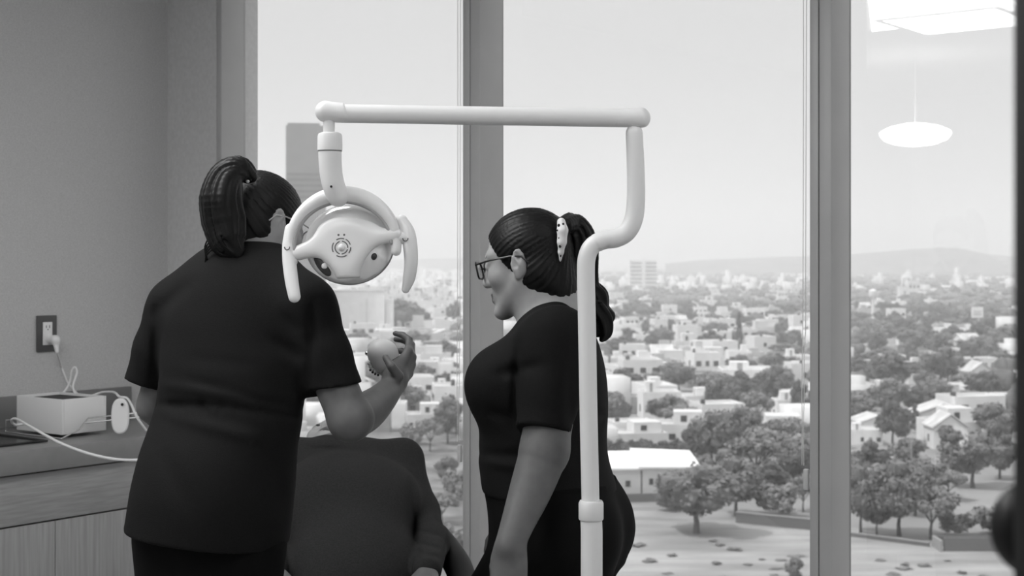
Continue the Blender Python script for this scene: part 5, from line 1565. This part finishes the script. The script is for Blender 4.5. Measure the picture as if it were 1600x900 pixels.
# ------------------------------------------------------------------ DENTAL CHAIR
m_up = mat('upholstery_black', 0.008, 0.6, spec=0.12); m_cw = mat('chair_shell', 0.5, 0.4)
dc = thing('dental_chair', 'dark padded dental chair under the reclining person', 'dental chair', (-.33, 3.4, 0))
Rc = Matrix(R3.tolist())
bc = A(548, 830, 3.82) - nf3 * .165
box('backrest', bc, (.46, .09, .66), m_up, dc, Rc, .035, 3)
box('seat', Hh3 + np.array([0.02, -.18, -.17]), (.50, .62, .10), m_up, dc, None, .04, 3)
box('leg_rest', np.array([-.275, 2.76, .41]), (.36, .62, .08), m_up, dc, Matrix.Rotation(.22, 3, 'X'), .035, 3)
box('headrest', X3(0, -.125, .03), (.26, .22, .07), m_up, dc, Matrix.Rotation(.2, 3, 'X'), .03, 3)
tube('headrest_bar', [X3(0, -.15, .0), bc + ax3 * .25 - nf3 * .02], .018, m_chrome, dc, 12)
box('base_plate', (Hh3[0], 3.45, .03), (.55, .95, .06), m_cw, dc, None, .025, 3)
box('column', (Hh3[0], 3.5, .24), (.24, .34, .40), m_cw, dc, None, .05, 3)
for s in (1, -1):
    xo = 690 if s > 0 else 395
    tube('armrest', catmull([A(xo - s * 8, 838, 3.90), A(xo + s * 8, 858, 3.84), A(xo + s * 26, 886, 3.72), A(xo + s * 36, 920, 3.6), A(xo + s * 40, 960, 3.45)], 6), [.036] * 25, m_up, dc, 20)
    p_ = A(xo + s * 36, 905, 3.66)
    tube('armrest_bracket', [p_, np.array([p_[0], p_[1] + .05, .5]), np.array([Hh3[0] + s * .2, 3.5, .42])], .016, m_cw, dc, 10)
# ================================================================== LIGHT AND CAMERA
w = bpy.data.worlds.new('overcast_sky'); SC.world = w; w.use_nodes = True
nt = w.node_tree; bg = nt.nodes['Background']
tc = nt.nodes.new('ShaderNodeTexCoord'); sx = nt.nodes.new('ShaderNodeSeparateXYZ')
cr_ = nt.nodes.new('ShaderNodeValToRGB')
nt.links.new(tc.outputs['Generated'], sx.inputs[0]); nt.links.new(sx.outputs['Z'], cr_.inputs['Fac'])
el = cr_.color_ramp.elements
el[0].position = 0.0; el[0].color = (0.60, 0.60, 0.60, 1); el[1].position = 0.9; el[1].color = (1.4, 1.4, 1.4, 1)
e2 = cr_.color_ramp.elements.new(0.16); e2.color = (0.66, 0.66, 0.66, 1)
nt.links.new(cr_.outputs['Color'], bg.inputs['Color']); bg.inputs['Strength'].default_value = 1.0

sun = bpy.data.lights.new('sun', 'SUN'); sun.energy = 2.8; sun.angle = math.radians(3)
so = bpy.data.objects.new('sun', sun); COL.objects.link(so)
so.rotation_euler = Vector((0.46, 0.22, -0.86)).to_track_quat('-Z', 'Y').to_euler()

# pendant and panel placed by their mirror images; other lamps are added fill
def mirror_point(px, py, total=None, z=None):
    d = np.array([(px - PX0) / F, 1.0, (HOR - py) / F]); o = np.array([0, 0, CAMZ])
    n3 = N_; t = ((P0 - o) @ n3) / (d @ n3); hit = o + d * t
    r = d - 2 * (d @ n3) * n3
    u = (z - hit[2]) / r[2] if z is not None else total - t
    return hit + r * u
m_lampglow = mat('lamp_glow', 0.9, 0.5, emit=12.0)
FILL_PANEL = 12.0  # strength of the added fill panels
m_panelglow = mat('panel_glow', 0.9, 0.5, emit=10.0)
m_metalw = mat('white_metal', 0.7, 0.4)
pc = mirror_point(1430, 210, total=9.2)
def pendant(c, label):
    r = thing('pendant_lamp', label, 'lamp', c, 'bowl pendants')
    prof = [(0, -0.075), (0.07, -0.074), (0.14, -0.062), (0.20, -0.035), (0.225, 0.0), (0.22, 0.02), (0.16, 0.05), (0.07, 0.07), (0, 0.073)]
    lathe('bowl', prof, place(c, Matrix.Identity(3)), m_lampglow, r, 48)
    tube('hanging_rod', [np.array([c[0], c[1], c[2] + 0.07]), np.array([c[0], c[1], CEIL])], 0.006, m_metalw, r, 10, caps=False)
pendant(pc, 'round white bowl lamp whose reflection shows in the right-hand pane')
# second pendant, added out of sight to light the room
pendant(np.array([0.6, -1.2, 2.35]), 'added bowl lamp hanging unseen behind the camera, lighting the room')
corners = [mirror_point(1362, 50, z=CEIL - .012), mirror_point(1582, 24, z=CEIL - .012), mirror_point(1620, -60, z=CEIL - .012), mirror_point(1350, -60, z=CEIL - .012)]
bm = bmesh.new()
lo = [bm.verts.new(Vector(c)) for c in corners]; hi = [bm.verts.new(Vector(c) + Vector((0, 0, 0.012))) for c in corners]
bm.faces.new(lo); bm.faces.new(hi[::-1])
for k in range(4): bm.faces.new((lo[k], lo[(k + 1) % 4], hi[(k + 1) % 4], hi[k]))
bmesh.ops.recalc_face_normals(bm, faces=bm.faces)
tag(from_bm('ceiling_light', bm, m_panelglow), 'bright ceiling light panel reflected along the top of the right-hand pane', 'ceiling light')
for (x_, y_), lab in zip(((-0.75, 0.9), (0.9, 1.5), (-2.3, 1.9), (-0.9, 3.0)),
        ('added fill light panel, unseen, above the counter side', 'added fill light panel, unseen, above the black stand', 'added fill light panel, unseen, near the left wall', 'added fill light panel, unseen, above the patient chair')):
    r = thing('ceiling_light', lab, 'ceiling light', (x_, y_, CEIL))  # unseen panel added to brighten the room
    box('fill_diffuser', (x_, y_, CEIL - 0.010), (0.62, 0.62, 0.012), mat('fill_glow', 0.9, 0.5, emit=FILL_PANEL), r, RR)
    bm = bmesh.new()
    for sg in (-1, 1):
        bm_box(bm, np.array([x_, y_, CEIL - 0.009]) + D_ * sg * 0.325, (0.03, 0.68, 0.016), RR); bm_box(bm, np.array([x_, y_, CEIL - 0.009]) + N_ * sg * 0.325, (0.62, 0.03, 0.016), RR)
    from_bm('frame', bm, m_metalw, r)
print('MIRROR', pc, [tuple(np.round(c, 2)) for c in corners])

cam = bpy.data.cameras.new('camera'); co = bpy.data.objects.new('camera', cam); COL.objects.link(co)
co.location = (0, 0, CAMZ); co.rotation_euler = (math.radians(90), 0, 0)
cam.sensor_width = 36; cam.lens = F / 1600 * 36; cam.shift_y = -45 / 1600
cam.clip_start = 0.05; cam.clip_end = 20000
cam.dof.use_dof = True; cam.dof.focus_distance = 2.75; cam.dof.aperture_fstop = 10.0
SC.camera = co
SC.view_settings.view_transform = 'Standard'; SC.view_settings.look = 'None'
SC.view_settings.exposure = 0.0; SC.view_settings.gamma = 1.0; SC.view_settings.use_curve_mapping = False

SC.cycles.volume_bounces = 3
